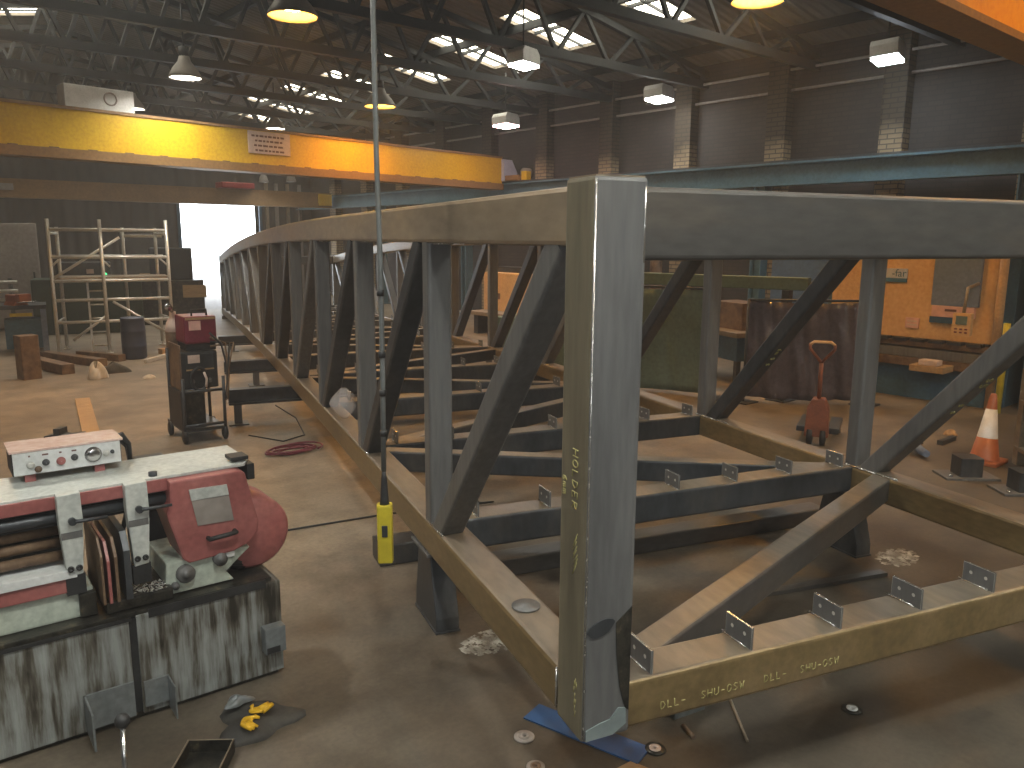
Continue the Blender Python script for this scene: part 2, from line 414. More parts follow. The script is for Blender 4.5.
# roof with real openings for the rooflights
TY = [4.75+2.07*k for k in range(0, 10)]          # roof truss lines
SKY = [(8.75, 10.35, y-.98, y-.33) for y in [-7.67,-3.53,.61]+TY[1:]] + [(2.3, 3.7, y-.98, y-.33) for y in [-7.67,-3.53,.61]+TY[3:]]
def roof_sheet(x0, x1, holes):
    """slope between x0 and x1 cut around the holes, one strip per hole"""
    mb = MB(); th = .06
    def slab(a, b, ya, yb):
        if b-a < 1e-4 or yb-ya < 1e-4: return
        za, zb = zroof(a) if a != XRG else EAVE+SL*(XR-XRG), zroof(b) if b != XRG else EAVE+SL*(XR-XRG)
        mb._faces([(a,ya,za),(b,ya,zb),(b,yb,zb),(a,yb,za),(a,ya,za+th),(b,ya,zb+th),(b,yb,zb+th),(a,yb,za+th)],
                  [(0,1,2,3),(7,6,5,4),(0,4,5,1),(1,5,6,2),(2,6,7,3),(3,7,4,0)])
    hx0, hx1 = holes[0][0], holes[0][1]
    slab(x0, hx0, YN-.3, YF+.3); slab(hx1, x1, YN-.3, YF+.3)
    y = YN-.3
    for h in sorted(holes, key=lambda q: q[2]):
        slab(hx0, hx1, y, h[2]); y = h[3]
    slab(hx0, hx1, y, YF+.3)
    return mb
struct(roof_sheet(XRG, XR+.3, [s for s in SKY if s[0] > 5]), 'ceiling', M['roof'])
struct(roof_sheet(XL-.3, XRG, [s for s in SKY if s[0] < 5]), 'ceiling_left', M['roof'])
for i, (a, b, ya, yb) in enumerate(SKY):
    mb = MB(); h = .07
    mb._faces([(a,ya,zroof(a)+h),(b,ya,zroof(b)+h),(b,yb,zroof(b)+h),(a,yb,zroof(a)+h)], [(0,1,2,3)])
    o = mb.build('window_%d' % (i+1), M['skylight'] ); o['kind'] = 'structure'
    mo = MB(); mo.bar((a,(ya+yb)/2,zroof(a)+.03), (b,(ya+yb)/2,zroof(b)+.03), .03, .04)
    mo.bar(((a+b)/2,ya,zroof((a+b)/2)+.03), ((a+b)/2,yb,zroof((a+b)/2)+.03), .05, .05)
    mo.build('glazing_bar', M['roof_steel'], o)
# door opening trims and the yard outside
struct(MB().box(DX0-.09, DX0, YF-.04, YF+.3, 0, DZ+.09).box(DX1, DX1+.09, YF-.04, YF+.3, 0, DZ+.09).box(DX0, DX1, YF-.04, YF+.3, DZ, DZ+.09), 'door_1', M['blue_dark'])
struct(MB().box(-14, 40, YF+.3, 70, -.2, -.01), 'ground_outside', noise_mat('pale_yard', [(.8,.8,.78), (.9,.9,.88)], .4, .9))
# brick piers on the right-hand wall
for i, y in enumerate((-9.1,-5.5,-1.8, 1.8, 3.65, 5.5, 7.36, 9.2, 11.05, 12.9, 14.75, 16.6, 18.45, 20.3, 22.15)):
    struct(MB().box(XR-.22, XR, y-.17, y+.17, 0, EAVE), 'wall_right_pillar_%d' % (i+1), M['brick_pale'])
# corrugated cladding ribs beside the door
for i, x in enumerate((10.46, 10.78, 11.15, 11.55)):
    struct(MB().box(x, x+.09, YF-.08, YF, 0, 3.4), 'wall_far_column_%d' % (i+1), M['cabinet_grey'] if i % 2 else M['steel_tan'])

# roof trusses
rt0 = None
for i, y in enumerate(TY):
    nm = ['nearest','second','third','fourth','fifth','sixth','seventh','eighth','ninth','tenth','eleventh','twelfth','thirteenth'][i]
    lab = 'sooty lattice roof truss, %s from the camera end of the shop' % nm
    if rt0 is None:
        rt0 = thing('roof_truss', lab, 'roof truss', (XRG, y, 4.42), 0, 'lattice roof trusses across the shop')
        MB().bar((XL-XRG,0,0),(XR-XRG,0,0), .10, .12).build('bottom_chord', M['roof_steel'], rt0)
        zr = zroof(XRG)-4.42-.16
        for s in (-1,1):
            MB().bar((0,0,zr),(s*8,0,zr-8*SL), .09, .09).build('top_chord', M['roof_steel'], rt0)
        web = MB()
        for s in (-1,1):
            for k in range(7):
                x0, x1 = s*(k*1.1), s*(k*1.1+.55)
                x2 = s*(k*1.1+1.1)
                zt = zr-abs(x1)*SL
                if zt < .10: continue
                web.bar((x0,0,0),(x1,0,zt), .055, .055); web.bar((x1,0,zt),(x2,0,0), .055, .055)
        web.bar((0,0,0),(0,0,zr), .06, .06)
        for s in (-1,1):
            for k in (1.76, 3.52, 5.28): web.bar((s*k,0,0),(s*k,0,zr-k*SL), .06, .06)
        web.build('web_lattice', M['roof_steel'], rt0)
    else: copy_tree(rt0, (XRG,y,4.42), None, lab)
k = 0
for x in (11.2, 9.1, 7.6, 6.0, 2.2, .4, -1.6):
    k += 1
    z = zroof(x)-.07
    tag(MB().bar((x,YN,z),(x,YF,z), .07, .12).build('roof_purlin', M['roof_steel']),
        'dark roof purlin running the length of the shop, row %s from the right wall' % ['first','second','third','fourth','fifth','sixth','seventh'][k-1], 'purlin', 'roof purlins')
for x, z, lab in ((11.85, 4.42, 'thin pipe along the eaves above the right brick wall'), (11.9, 4.12, 'lower thin pipe along the right brick wall under the eaves')):
    tag(MB().tube([(x,YN+.2,z),(x,10,z-.01),(x,YF-.1,z)], .022, 6).build('eaves_pipe', M['cabinet_grey']), lab, 'pipe', 'pipes under the eaves')

# ---------------------------------------------------------------- lamps
def bell(label, x, y, z, m, r=.24, group='round high bay lamps'):
    t = thing('high_bay_lamp', label, 'lamp', (x,y,z), 0, group)
    MB().lathe([(r,0),(r*.97,.04),(r*.75,.13),(r*.42,.22),(r*.3,.3),(.001,.3)], 24).build('shade', M['shade'], t, solid=.006)
    MB().lathe([(.001,.08),(r*.45,.085),(r*.58,.105),(r*.55,.13),(.001,.13)], 24).build('lamp_glass', m, t)
    MB().lathe([(.001,.28),(.07,.28),(.07,.42),(.001,.42)], 12).build('gear_housing', M['roof_steel'], t)
    MB().tube([(0,0,.42),(0,0,.98)], .012, 6).build('hanger', M['roof_steel'], t)
    return t
def flood(label, x, y, z, m, rz, L=.5, W=.3, group='box shaped floodlights'):
    t = thing('floodlight', label, 'lamp', (x,y,z), rz, group)
    tl = Matrix.Translation((0,0,.13)) @ Matrix.Rotation(math.radians(-4),4,'X') @ Matrix.Translation((0,0,-.13))
    hb = MB().prism([(-L/2,.012),(L/2,.012),(L/2,.15),(L/2-.06,.22),(-L/2+.06,.22),(-L/2,.15)], 'y', -W/2, W/2, .01, tl)
    hb.build('housing', M['cabinet_grey'] if m is M['lamp_orange'] else M['white_paint'], t)
    MB().box(-L/2+.02,L/2-.02,-W/2+.01,W/2-.01,-.02,.012,.006,tl).build('lamp_glass', m, t)
    MB().tube([(0,0,.26),(0,0,.98)], .012, 6).build('hanger', M['roof_steel'], t)
    return t
bell('orange glowing round lamp highest at the left of the roof void', 4.15, 8.56, 4.13, M['lamp_orange'], .27)
bell('orange glowing round lamp just above the yellow crane girder', 7.47, 12.25, 3.97, M['lamp_orange'], .27)
bell('orange glowing lamp cut by the top edge of the picture', 7.62, 5.06, 4.2, M['lamp_orange'], .27)
bell('white glowing round lamp above the left part of the yellow crane girder', 4.14, 11.97, 3.97, M['lamp_white'], .22)
flood('white lit box lamp under the roof between two lit roof windows and the brick piers', 11.1, 9.2, 4.12, M['lamp_box'], .25, .5, .34)
flood('cold white lit box lamp nearest the brick wall at upper right', 10.8, 5.18, 4.1, M['lamp_cold'], .25, .5, .34)
flood('white lit box lamp hanging among the bright roof windows', 7.7, 8.82, 4.15, M['lamp_box'], .25, .42, .28)
flood('pink glowing box lamp just above the right end of the yellow crane girder', 10.30, 12.3, 3.92, M['lamp_pink'], .25, .46, .34)
bell('dimmer white round lamp beside the grey panel on the yellow crane girder', 4.75, 16.7, 4.15, M['lamp_white'], .22)
bell('dimmer white round lamp behind the notice on the yellow crane girder', 7.95, 17.5, 4.15, M['lamp_white'], .22)

# unseen lamps added behind and beside the camera as fill light
LR = ['first','second','third','fourth','fifth','sixth','seventh','eighth','ninth','tenth','eleventh','twelfth']
n_ = 0
for x, y, mm in ((.7,9.0,'lamp_orange'),(.6,4.9,'lamp_white'),(.6,.6,'lamp_fill'),(.6,-3.6,'lamp_fill'),(3.0,-.6,'lamp_fill'),(4.2,-3.4,'lamp_fill'),(6.3,.75,'lamp_orange'),(7.7,-3.4,'lamp_fill'),(-2.6,6.5,'lamp_fill'),(-2.6,1.0,'lamp_fill'),(4.2,-7.6,'lamp_fill')):
    bell('added fill lamp out of the picture behind or beside the camera, %s lamp' % LR[n_], x, y, 4.2, M[mm], .26, 'added fill lamps behind and beside the camera'); n_ += 1
# ---------------------------------------------------------------- crane rail along the right wall
t = thing('crane_runway', 'blue steel crane runway beam with columns along the right brick wall', 'crane rail', (11.55, 10, 0))
def ibeam_y(mb, x, z0, z1, y0, y1, fw, ft=.03, wt=.02):
    mb.box(x-fw/2,x+fw/2,y0,y1,z0,z0+ft); mb.box(x-fw/2,x+fw/2,y0,y1,z1-ft,z1); mb.box(x-wt/2,x+wt/2,y0,y1,z0+ft,z1-ft); return mb
mb = ibeam_y(MB(), 0, 2.62, 2.97, -21.9, 13.9, .24); mb.build('runway_beam', M['blue_paint'], t)
MB().box(-.03,.03,-21.9,13.9,2.97,3.01).build('rail', M['steel_dark'], t)
for y in (-6.4, -2.63, 1.3, 5.2, 9.0):
    m2 = MB(); m2.box(-.1,.1,y-.1,y-.08,0,2.62).box(-.1,.1,y+.08,y+.1,0,2.62).box(-.012,.012,y-.08,y+.08,0,2.62).box(-.15,.15,y-.15,y+.15,0,.03)
    m2.build('column', M['blue_paint'], t)

# ---------------------------------------------------------------- yellow overhead crane (skewed slightly on its rails)
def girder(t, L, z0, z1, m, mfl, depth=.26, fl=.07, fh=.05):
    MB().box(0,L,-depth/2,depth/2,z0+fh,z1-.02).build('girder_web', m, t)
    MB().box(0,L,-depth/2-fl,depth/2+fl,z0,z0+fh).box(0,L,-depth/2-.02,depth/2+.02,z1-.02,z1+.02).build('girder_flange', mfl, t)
A = V(-3.6, 11.9); B = V(11.35, 13.82)
rz = math.atan2(B.y-A.y, B.x-A.x); L = (B-A).length
t = thing('overhead_crane', 'yellow overhead crane girder with a pale notice, spanning the middle of the shop', 'crane', (A.x,A.y,0), rz)
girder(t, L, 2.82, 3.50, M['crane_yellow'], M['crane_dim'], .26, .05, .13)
b = MB()
for k in range(29): b.box(.6+k*.5,.72+k*.5,-.15,-.12,2.945,2.965)
b.build('flange_clip', M['brown_iron'], t)
# notice (pixels 241..284 x 134..153) and panel (65..118 x 91..110)
sg = MB().box(9.05,9.82,-.155,-.135,3.12,3.47,.004).build('notice', M['sign_pale'], t)
lines = MB()
for k, (a_, b_) in enumerate(((.06,.70),(.12,.68),(.10,.64),(.12,.68))):
    x = 9.05+a_
    while x < 9.05+b_-.05:
        w = random.uniform(.04,.09); lines.box(x,x+w,-.158,-.155,3.41-.075*k-.03,3.41-.075*k); x += w+.02
lines.build('notice_lettering', M['ink'], sg)
pn = MB().box(6.35,7.28,-.14,.14,3.52,3.82,.01).build('control_panel', M['white_paint'], t)
MB().lathe([(.075,0),(.095,.0),(.095,.012),(.075,.012),(.075,0)], 18, Matrix.Translation((6.95,-.14,3.68)) @ Matrix.Rotation(PI/2,4,'X')).build('fan_ring', M['cabinet_grey'], pn)
MB().prism([(L-.02,3.013),(L+.42,3.013),(L+.42,3.2),(L+.25,3.46),(L-.02,3.46)], 'y', -.2, .2).build('end_plate', M['pale_blue_plate'], t)
MB().box(L+.02,L+.30,-.6,1.1,3.013,3.12).build('end_carriage', M['crane_dim'], t)
MB().lathe([(.001,0),(.1,0),(.1,.22),(.07,.26),(.001,.26)], 14, Matrix.Translation((L+.40,-.40,3.2)) @ Matrix.Rotation(PI/2,4,'Y')).build('travel_motor', M['cabinet_grey'], t)
MB().box(L+.1,L+.25,-.75,-.6,3.013,3.2,.01).build('buffer', M['crane_yellow'], t)
# second crane, beyond, over the door
t = thing('overhead_crane', 'dull orange-brown overhead crane girder in front of the open doorway', 'crane', (-3.6, 21.3, 0), math.atan2(.35,15))
girder(t, 15.0, 2.62, 3.02, M['crane_dim'], M['crane_dim'], .24, .06)
MB().box(14.6,15.0,-.19,.19,2.68,3.0,.01).build('end_plate', M['crane_yellow'], t)
MB().box(11.7,12.6,-.35,.1,3.05,3.2,.03).build('hoist_body', M['red_paint'], t)
MB().box(6.0,7.0,-.16,-.12,2.78,2.93,.005).build('name_panel', M['cabinet_grey'], t)
bell('small cold lamp glowing over the second crane, left one', 9.15, 21.0, 3.22, M['lamp_small'], .13, 'small lamps over the doorway crane')
bell('small cold lamp glowing over the second crane, right one', 9.75, 20.6, 3.24, M['lamp_small'], .13, 'small lamps over the doorway crane')
# third crane, overhead and close
t = thing('overhead_crane', 'orange overhead crane girder close overhead at the upper right corner', 'crane', (-3.6, 2.30, 0), 0)
girder(t, 15.0, 3.15, 3.72, M['crane_orange'], M['crane_dim'], .20, .035)
MB().box(14.95,15.25,-1.0,1.0,3.013,3.14).build('end_carriage', M['crane_orange'], t)
MB().box(4.3,7.3,.42,.50,3.42,3.48).box(5.15,5.20,.1,.46,3.42,3.46).build('festoon_arm', M['steel_dark'], t)
# ---------------------------------------------------------------- the welded footbridge frame
TH = math.radians(17.5)
def Tw(u, v, z=0): return V(u*math.cos(TH)+v*math.sin(TH), -u*math.sin(TH)+v*math.cos(TH), z)
UL, UR, CW = .986, 3.485, .15            # outer face left chord, inner face right chord, chord size
V0, PAN, NP = 1.80, 1.43, 12
ZB, ZT = .37, 1.76                      # underside of bottom chord / of top chord at the camera end
def zb(v): return ZB - .0014*max(0, v-4)**2
def zt(v): return ZT - .0029*max(0, v-5)**2
def nv(i): return V0 + .03 + PAN*i      # near face of node i
br = thing('footbridge_frame', 'long welded steel lattice footbridge frame of box sections filling the shop floor', 'bridge frame', Tw(UL,V0), -TH)
LOC = (-UL, -V0, 0)
def P(mb, name, mat, parent=br): return mb.build(name, mat, parent, LOC if parent is br else None)
def paint_lit_tops(o):
    """rust and dust film plus lamp shine, painted into the upward faces"""
    o.data.materials.append(M['steel_lit_rust'])
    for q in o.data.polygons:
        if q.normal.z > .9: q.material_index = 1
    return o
vend = nv(NP)+.13
vs = [V0+.1+(vend-V0-.2)*k/40 for k in range(41)]
for s, uc, mt in ((0, UL+.002+CW/2, 'steel_tan'), (1, UR+CW/2, 'steel_tan')):
    P(MB().sweep([(uc,v,zt(v)+.08) for v in vs], CW, .16), 'top_chord', M[mt])
    paint_lit_tops(P(MB().sweep([(uc,v,zb(v)+.075) for v in vs], CW, .15), 'bottom_chord', M['steel_rust']))
    for i in (0, NP):
        v = V0 if i == 0 else vend-.15
        pm = P(MB().box(uc-.079,uc+.079,v,v+.16,zb(v)-.002,zt(v)+.178,.012), 'end_post', M['steel'])
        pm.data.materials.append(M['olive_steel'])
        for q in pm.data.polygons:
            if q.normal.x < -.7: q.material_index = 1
        if i == 0: P(MB().box(uc-.072,uc+.072,v+.006,v+.154,zt(v)+.176,zt(v)+.181), 'cap_plate', M['steel_tan'], pm)
    uo = UL+.062 if s == 0 else UR+CW-.066    # posts and braces stand flush with the outer faces
    for i in range(1, NP):
        v = nv(i)
        P(MB().bar((uo,v+.045,zb(v)+.14),(uo,v+.045,zt(v)+.01), .108, .09, (0,1,0), .014), 'vertical_post', M['steel'])
    for i in range(NP):
        a, b = nv(i)+(.16 if i == 0 else .11), nv(i+1)-.01
        ddm = M['steel_dark'] if i % 3 else M['steel']
        if i < NP//2: p0, p1 = (uo,a+.05,zt(a)+.02), (uo,b-.05,zb(b)+.13)
        else: p0, p1 = (uo,b-.05,zt(b)+.02), (uo,a+.05,zb(a)+.13)
        P(MB().bar(p0,p1, .108, .10, (0,1,0), .014), 'diagonal_brace', ddm)
for v in (V0+.005, vend-.15):
    P(MB().bar((UL+.15,v+.075,zt(v)+.06),(UR+.01,v+.075,zt(v)+.06), .145, .19, (0,0,1), .014), 'portal_beam', M['steel_brown'])
cl = MB().box(0,.008,.012,.138,0,.075,.0012)
for q in (.045, .105): cl.prism([(q+.007*math.cos(a),.042+.007*math.sin(a)) for a in [k*PI/4 for k in range(8)]], 'x', -.0006, .0086)
cl = cl.build('cleat', M['steel'], br); cl.location = (5,0,-5)
cl.data.materials.append(M['weld']); cl.data.materials.append(M['galv'])
for q in cl.data.polygons:
    if q.normal.z > .9 and q.center.z > .07: q.material_index = 1
    if abs(q.normal.x) > .9 and q.area < .0003: q.material_index = 2
first = True
for i in range(NP+1):
    v = nv(i) if 0 < i < NP else (V0+.008 if i == 0 else vend-.15)
    paint_lit_tops(P(MB().bar((UL+.14,v+.075,zb(v)+.075),(UR+.02,v+.075,zb(v)+.075), .15, .149, (0,0,1), .014), 'floor_beam', M['steel_rust'] if i == 0 else M['steel_dark']))
    for k in range(7):
        u = 1.222+.366*k
        c = cl if first else cl.copy()
        if not first: COL.objects.link(c)
        first = False; c.parent = br
        c.location = (u-UL, v-V0, zb(v)+.149)
for i in range(NP):
    a, b = nv(i)+.12, nv(i+1)+.02
    a, b = nv(i), nv(i+1)
    if i % 2 == 0: p0, p1 = (UL+.2, a+.10, zb(a)+.085), (UR+.02, b-.19, zb(b)+.085)
    else: p0, p1 = (UR-.10, a+.09, zb(a)+.085), (UL+.14, b-.07, zb(b)+.085)
    paint_lit_tops(P(MB().bar(p0,p1, .11, .125, (0,0,1), .012), 'lateral_brace', M['steel_brown'] if i == 0 else M['steel_dark']))
# bright weld runs at the near nodes
def weld(pts, r): P(MB().tube(pts, r, 5), 'weld_bead', M['weld'])
for i in range(1, 5):
    v = nv(i); z = zb(v)+.152
    for u in (UL+.012, UR+.006):
        weld([(u,v-.16,z),(u,v-.03,z),(u,v+.06,z)], .006)
    weld([(UR+.012,v-.3,z),(UR+.012,v-.12,z)], .006)
    weld([(UL+.03,v-.005,zt(v)-.002),(UL+.12,v-.005,zt(v)-.002)], .006)
weld([(UL-.002,V0+.162,zb(V0)+.02),(UL-.002,V0+.162,zb(V0)+.15)], .004)
weld([(UL+.004,V0,.38),(UL+.004,V0,1.93)], .0022)
weld([(UL+.15,V0+.003,1.72),(UL+.15,V0+.003,1.915)], .003)

for k in range(7):
    u = 1.222+.366*k
    for v in (nv(0), nv(1), nv(2)): P(MB().tube([(u-.003,v+.01,zb(v)+.152),(u-.003,v+.13,zb(v)+.152)], .0035, 5), 'cleat_weld', M['weld'])
# burnt patches and a damp smear on the near post, as thin film patches
tag(P(MB().prism([(UL+.052+.042*math.cos(a)*(1+.10*math.sin(3*a)), .712+.024*math.sin(a)+.010*math.cos(a)) for a in [k*PI/10 for k in range(20)]], 'y', V0-.003, V0+.02), 'burn_mark', M['steel_dark']), 'dark burnt patch')
tag(P(MB().prism([(UL+.10,.72),(UL+.150,.76),(UL+.150,.44),(UL+.138,.45),(UL+.118,.52),(UL+.105,.62)], 'y', V0-.003, V0+.02), 'burn_mark', M['grease']), 'black soot streak')
tag(P(MB().prism([(UL+.012,.372),(UL+.012,.405),(UL+.06,.42),(UL+.09,.425),(UL+.115,.455),(UL+.14,.45),(UL+.142,.40),(UL+.10,.374)], 'y', V0-.003, V0+.02), 'ground_patch', plain('pale_ground_steel', (.30,.36,.36), .35, .4)), 'pale ground-off patch')
# paint-stick writing
GL = {'H': [[(0,0),(0,1)],[(1,0),(1,1)],[(0,.5),(1,.5)]], 'O': [[(.5+.5*math.cos(a),.5+.5*math.sin(a)) for a in [k*PI/6 for k in range(13)]]],
 'L': [[(0,1),(0,0),(.9,0)]], 'D': [[(0,0),(0,1),(.6,.9),(.95,.5),(.6,.1),(0,0)]], 'E': [[(.9,1),(0,1),(0,0),(.9,0)],[(0,.5),(.7,.5)]],
 'R': [[(0,0),(0,1),(.8,.9),(.8,.6),(0,.5),(.9,0)]], '6': [[(.8,1),(.1,.6),(.1,.1),(.6,0),(.9,.3),(.5,.55),(.1,.4)]],
 'M': [[(0,0),(0,.6),(.4,.6),(.5,.3),(.5,0)],[(.5,.4),(.6,.6),(.95,.6),(1,0)]], 'S': [[(.95,.9),(.4,1),(.05,.75),(.5,.5),(.95,.25),(.5,0),(.05,.1)]],
 '5': [[(.9,1),(.1,1),(.1,.55),(.6,.6),(.95,.3),(.6,0),(.05,.05)]], 'U': [[(0,1),(0,.2),(.5,0),(1,.2),(1,1)]], '-': [[(.1,.45),(.9,.45)]], 'W': [[(0,1),(.25,0),(.5,.7),(.75,0),(1,1)]], ' ': []}
def write(s, h, gap=.35, wd=.65):
    out = []; x = 0
    tot = len(s)*h*(wd+gap)
    for ch in s:
        for l in GL[ch]: out.append([(x-tot/2+p[0]*h*wd, (p[1]-.5)*h) for p in l])
        x += h*(wd+gap)
    return out
def on_frame(u, v, z): return (u-UL, v-V0, z)
def mark(s, h, o, xd, yd, r=.0022, m='chalk'):
    return strokes('paint_writing', write(s, h), r, M[m], br, frame(on_frame(*o), xd, yd))
mark('HOLDER', .030, (UL-.0035, V0+.068, 1.125), (0,0,-1), (0,-1,0), .0016)
mark('6MM', .020, (UL-.0035, V0+.128, 1.095), (0,0,-1), (0,-1,0), .0022)
mark('DLL-  SHU-OSW   DLL-  SHU-OSW', .024, (1.60, V0+.004, ZB+.052), (1,0,0), (0,0,1), .0012)
sm = MB()
for k in range(9):
    v0 = V0+.045+.012*random.random(); z0 = .98-.012*k
    sm.tube([(UL-.0022,v0,z0),(UL-.0022,v0+.02,z0-.03)], .0016, 4)
for k in range(10):
    v0 = V0+.03+.02*random.random(); z0 = .44+.03*random.random()+.012*k
    sm.tube([(UL-.0022,v0,z0),(UL-.0022,v0+.004,z0-.02)], .0014, 4)
P(sm, 'paint_smear', M['chalk'])
# figures on the right-hand diagonals
def on_diag(i, t, uoff=0):
    a, b = nv(i)+(.16 if i == 0 else .11), nv(i+1)-.01
    uc = UR+CW-.066; p0 = V(uc,a+.05,zt(a)+.02); p1 = V(uc,b-.05,zb(b)+.13); d = (p1-p0).normalized()
    n = V(1,0,0).cross(d); n = n if n.y < 0 else -n
    return p0+(p1-p0)*t + n*.053, d, n
p, d, n = on_diag(0, .50); mark('S5', .045, p, d, n.cross(d), .0025)
p, d, n = on_diag(0, .62); mark('5 S', .03, p, d, n.cross(d), .0025)
p, d, n = on_diag(1, .56); mark('6M 5 S', .03, p, d, n.cross(d), .0025)
# supports under the frame
def stool(name, label, u, v):
    t = thing(name, label, 'stand', Tw(u,v), -TH, 'welded stools under the frame')
    h = zb(v)
    MB().prism([(-.18,.008),(.15,.008),(.15,.07),(.09,h-.015),(-.09,h-.015),(-.18,.07)], 'x', -.055, .055, .006).build('body', M['steel_dark'], t)
    MB().box(-.06,.06,-.185,.155,0,.01,.002).build('base_plate', M['steel_dark'], t)
    MB().box(-.08,.08,-.13,.13,h-.016,h-.002,.002).build('top_plate', M['steel'], t)
stool('support_stool', 'dark tapered steel stool under the left chord at the first inner post', 1.06, 3.41)
stool('support_stool', 'dark tapered steel stool under the right chord at the first inner post', 3.54, 3.36)
def trestle(label, u0, u1, v, legs, leg_u):
    t = thing('trestle', label, 'trestle', Tw(u0,v), -TH, 'low steel trestles under the frame')
    h = zb(v)-.004
    b = MB(); b.box(0,u1-u0,-.06,.06,h-.02,h).box(0,u1-u0,-.06,.06,h-.15,h-.13).box(0,u1-u0,-.008,.008,h-.13,h-.02); b.build('beam', M['steel_dark'], t)
    for q in leg_u: MB().box(q-u0-.035,q-u0+.035,-.04,.04,0.012,h-.149,.004).box(q-u0-.09,q-u0+.09,-.1,.1,0,.012).build('leg', M['steel'], t)
trestle('low steel trestle under the frame beside the red welding set', .42, 4.1, 7.95, 2, (.50, 4.0))
trestle('low steel trestle under the frame, second behind the red welding set', .5, 4.1, 10.0, 2, (.86, 3.9))
trestle('low steel trestle under the far third of the frame', .6, 4.0, 13.2, 2, (.8, 3.8))
tag(MB().bar(Tw(1.25,3.76,.05),Tw(3.75,3.76,.05), .14, .10, (0,0,1), .01).build('packing_beam', M['steel_brown']), 'dull brown steel beam lying on the floor under the second cross beam', 'steel beam')
tag(MB().bar(Tw(.95,4.16,.06),Tw(1.45,4.16,.06), .18, .12, (0,0,1), .01).build('packing_block', M['steel_dark']), 'short dark steel block on the floor behind the yellow pendant', 'steel block')
tag(MB().bar(Tw(.95,18.6,.04),Tw(4.0,18.6,.04), .14, .075, (0,0,1), .01).build('packing_beam', M['brown_iron']), 'low steel packing under the far end of the frame', 'steel beam')
o = tag(MB().lathe([(.001,0),(.05,0),(.05,.006),(.02,.006),(.018,.010),(.001,.010)], 20).build('steel_disc', M['steel']), 'flat dull grey disc lying on the left bottom chord near the end post', 'disc'); o.location = Tw(1.06,2.36,ZB+.151)
# wrap of clear plastic standing on the left chord
t = tag(MB().grid(lambda a,b: tuple(Tw(1.06+.085*math.sin(PI*(.08+.84*b))*math.cos(2*PI*a)*(1+.18*math.sin(9*a+7*b)), 5.55+.10*math.sin(PI*(.08+.84*b))*math.sin(2*PI*a)*(1+.15*math.sin(11*a)), zb(5.5)+.15+.22*b)), 22, 10).build('plastic_wrap', M['clear_wrap']), 'crumpled ball of clear plastic wrap on the left bottom chord', 'plastic wrap')

# ---------------------------------------------------------------- band saw, bottom left
SA = math.radians(-3.3)
sw = thing('band_saw', 'red and pale green horizontal band saw on an oil-streaked grey cabinet', 'band saw', (1.26,2.92,0), SA)
def S(mb, name, mat, par=None): return mb.build(name, mat, par or sw)
XL0 = -1.45
cb = MB().box(XL0,-.568,0,.50,.02,.405,.004).box(-.542,0,0,.50,.02,.41,.004)
cbo = S(cb, 'cabinet', M['saw_cab'])
S(MB().box(-.568,-.542,.006,.49,.03,.40), 'cabinet_gap', M['black'], cbo)
S(MB().box(XL0,-.02,.02,.48,0,.03), 'plinth', M['grease'], cbo)
S(MB().box(XL0,-.03,.012,.47,.405,.425,.003), 'drip_tray', M['grease'])
S(MB().box(-.50,-.06,-.006,.004,.395,.428).box(XL0,-.56,-.006,.004,.40,.412), 'tray_lip', M['black'], cbo)
sb = S(MB().box(-.088,-.004,-.05,0,.125,.235,.004), 'switch_box', M['cool_grey'], cbo)
S(MB().box(-.084,-.03,-.053,-.049,.13,.155), 'switch_flap', M['black'], sb)
# castings
S(MB().box(XL0,-.66,.08,.40,.425,.535,.01).prism([(-.42,.43),(-.16,.43),(-.19,.47),(-.13,.52),(-.09,.55),(-.16,.565),(-.25,.56),(-.41,.555)], 'y', .07, .36, .006), 'bed_casting', M['saw_green'])
S(MB().box(XL0,-.71,.06,.36,.535,.587,.004), 'red_rail', M['saw_red'])
S(MB().box(XL0,-.71,.05,.36,.59,.622,.003), 'feed_table', M['white_paint'])
S(MB().box(-.63,-.40,.03,.42,.43,.475,.008).box(-.71,-.655,.06,.40,.43,.52,.006), 'vice_bed', M['grease'])
ch = MB()
for k in range(70):
    x, y, z = random.uniform(-.525,-.42), random.uniform(.035,.12), .476
    a = random.uniform(0,6.3); q = random.uniform(.006,.02)
    ch.tube([(x,y,z),(x+q*math.cos(a),y+q*math.sin(a),z+random.uniform(.002,.012))], .002, 4)
o = S(ch, 'swarf', M['galv']); o['kind'] = 'stuff'
for k, (y, z) in enumerate(((.20,.775),(.18,.735),(.16,.695),(.13,.655))):
    S(MB().tube([(XL0,y,z),(-.70,y,z)], .019, 12), 'feed_roller', M['brown_iron'])
S(MB().box(XL0,-.70,.24,.26,.62,.82), 'back_guard', M['grease'])
for z, y in ((.845,.13),(.80,.12)):
    S(MB().tube([(XL0,y,z),(-.34,y,z)], .021, 12), 'guide_bar', M['steel_dark'])
S(MB().box(XL0,-.34,.15,.20,.76,.83), 'saw_beam', M['black'])
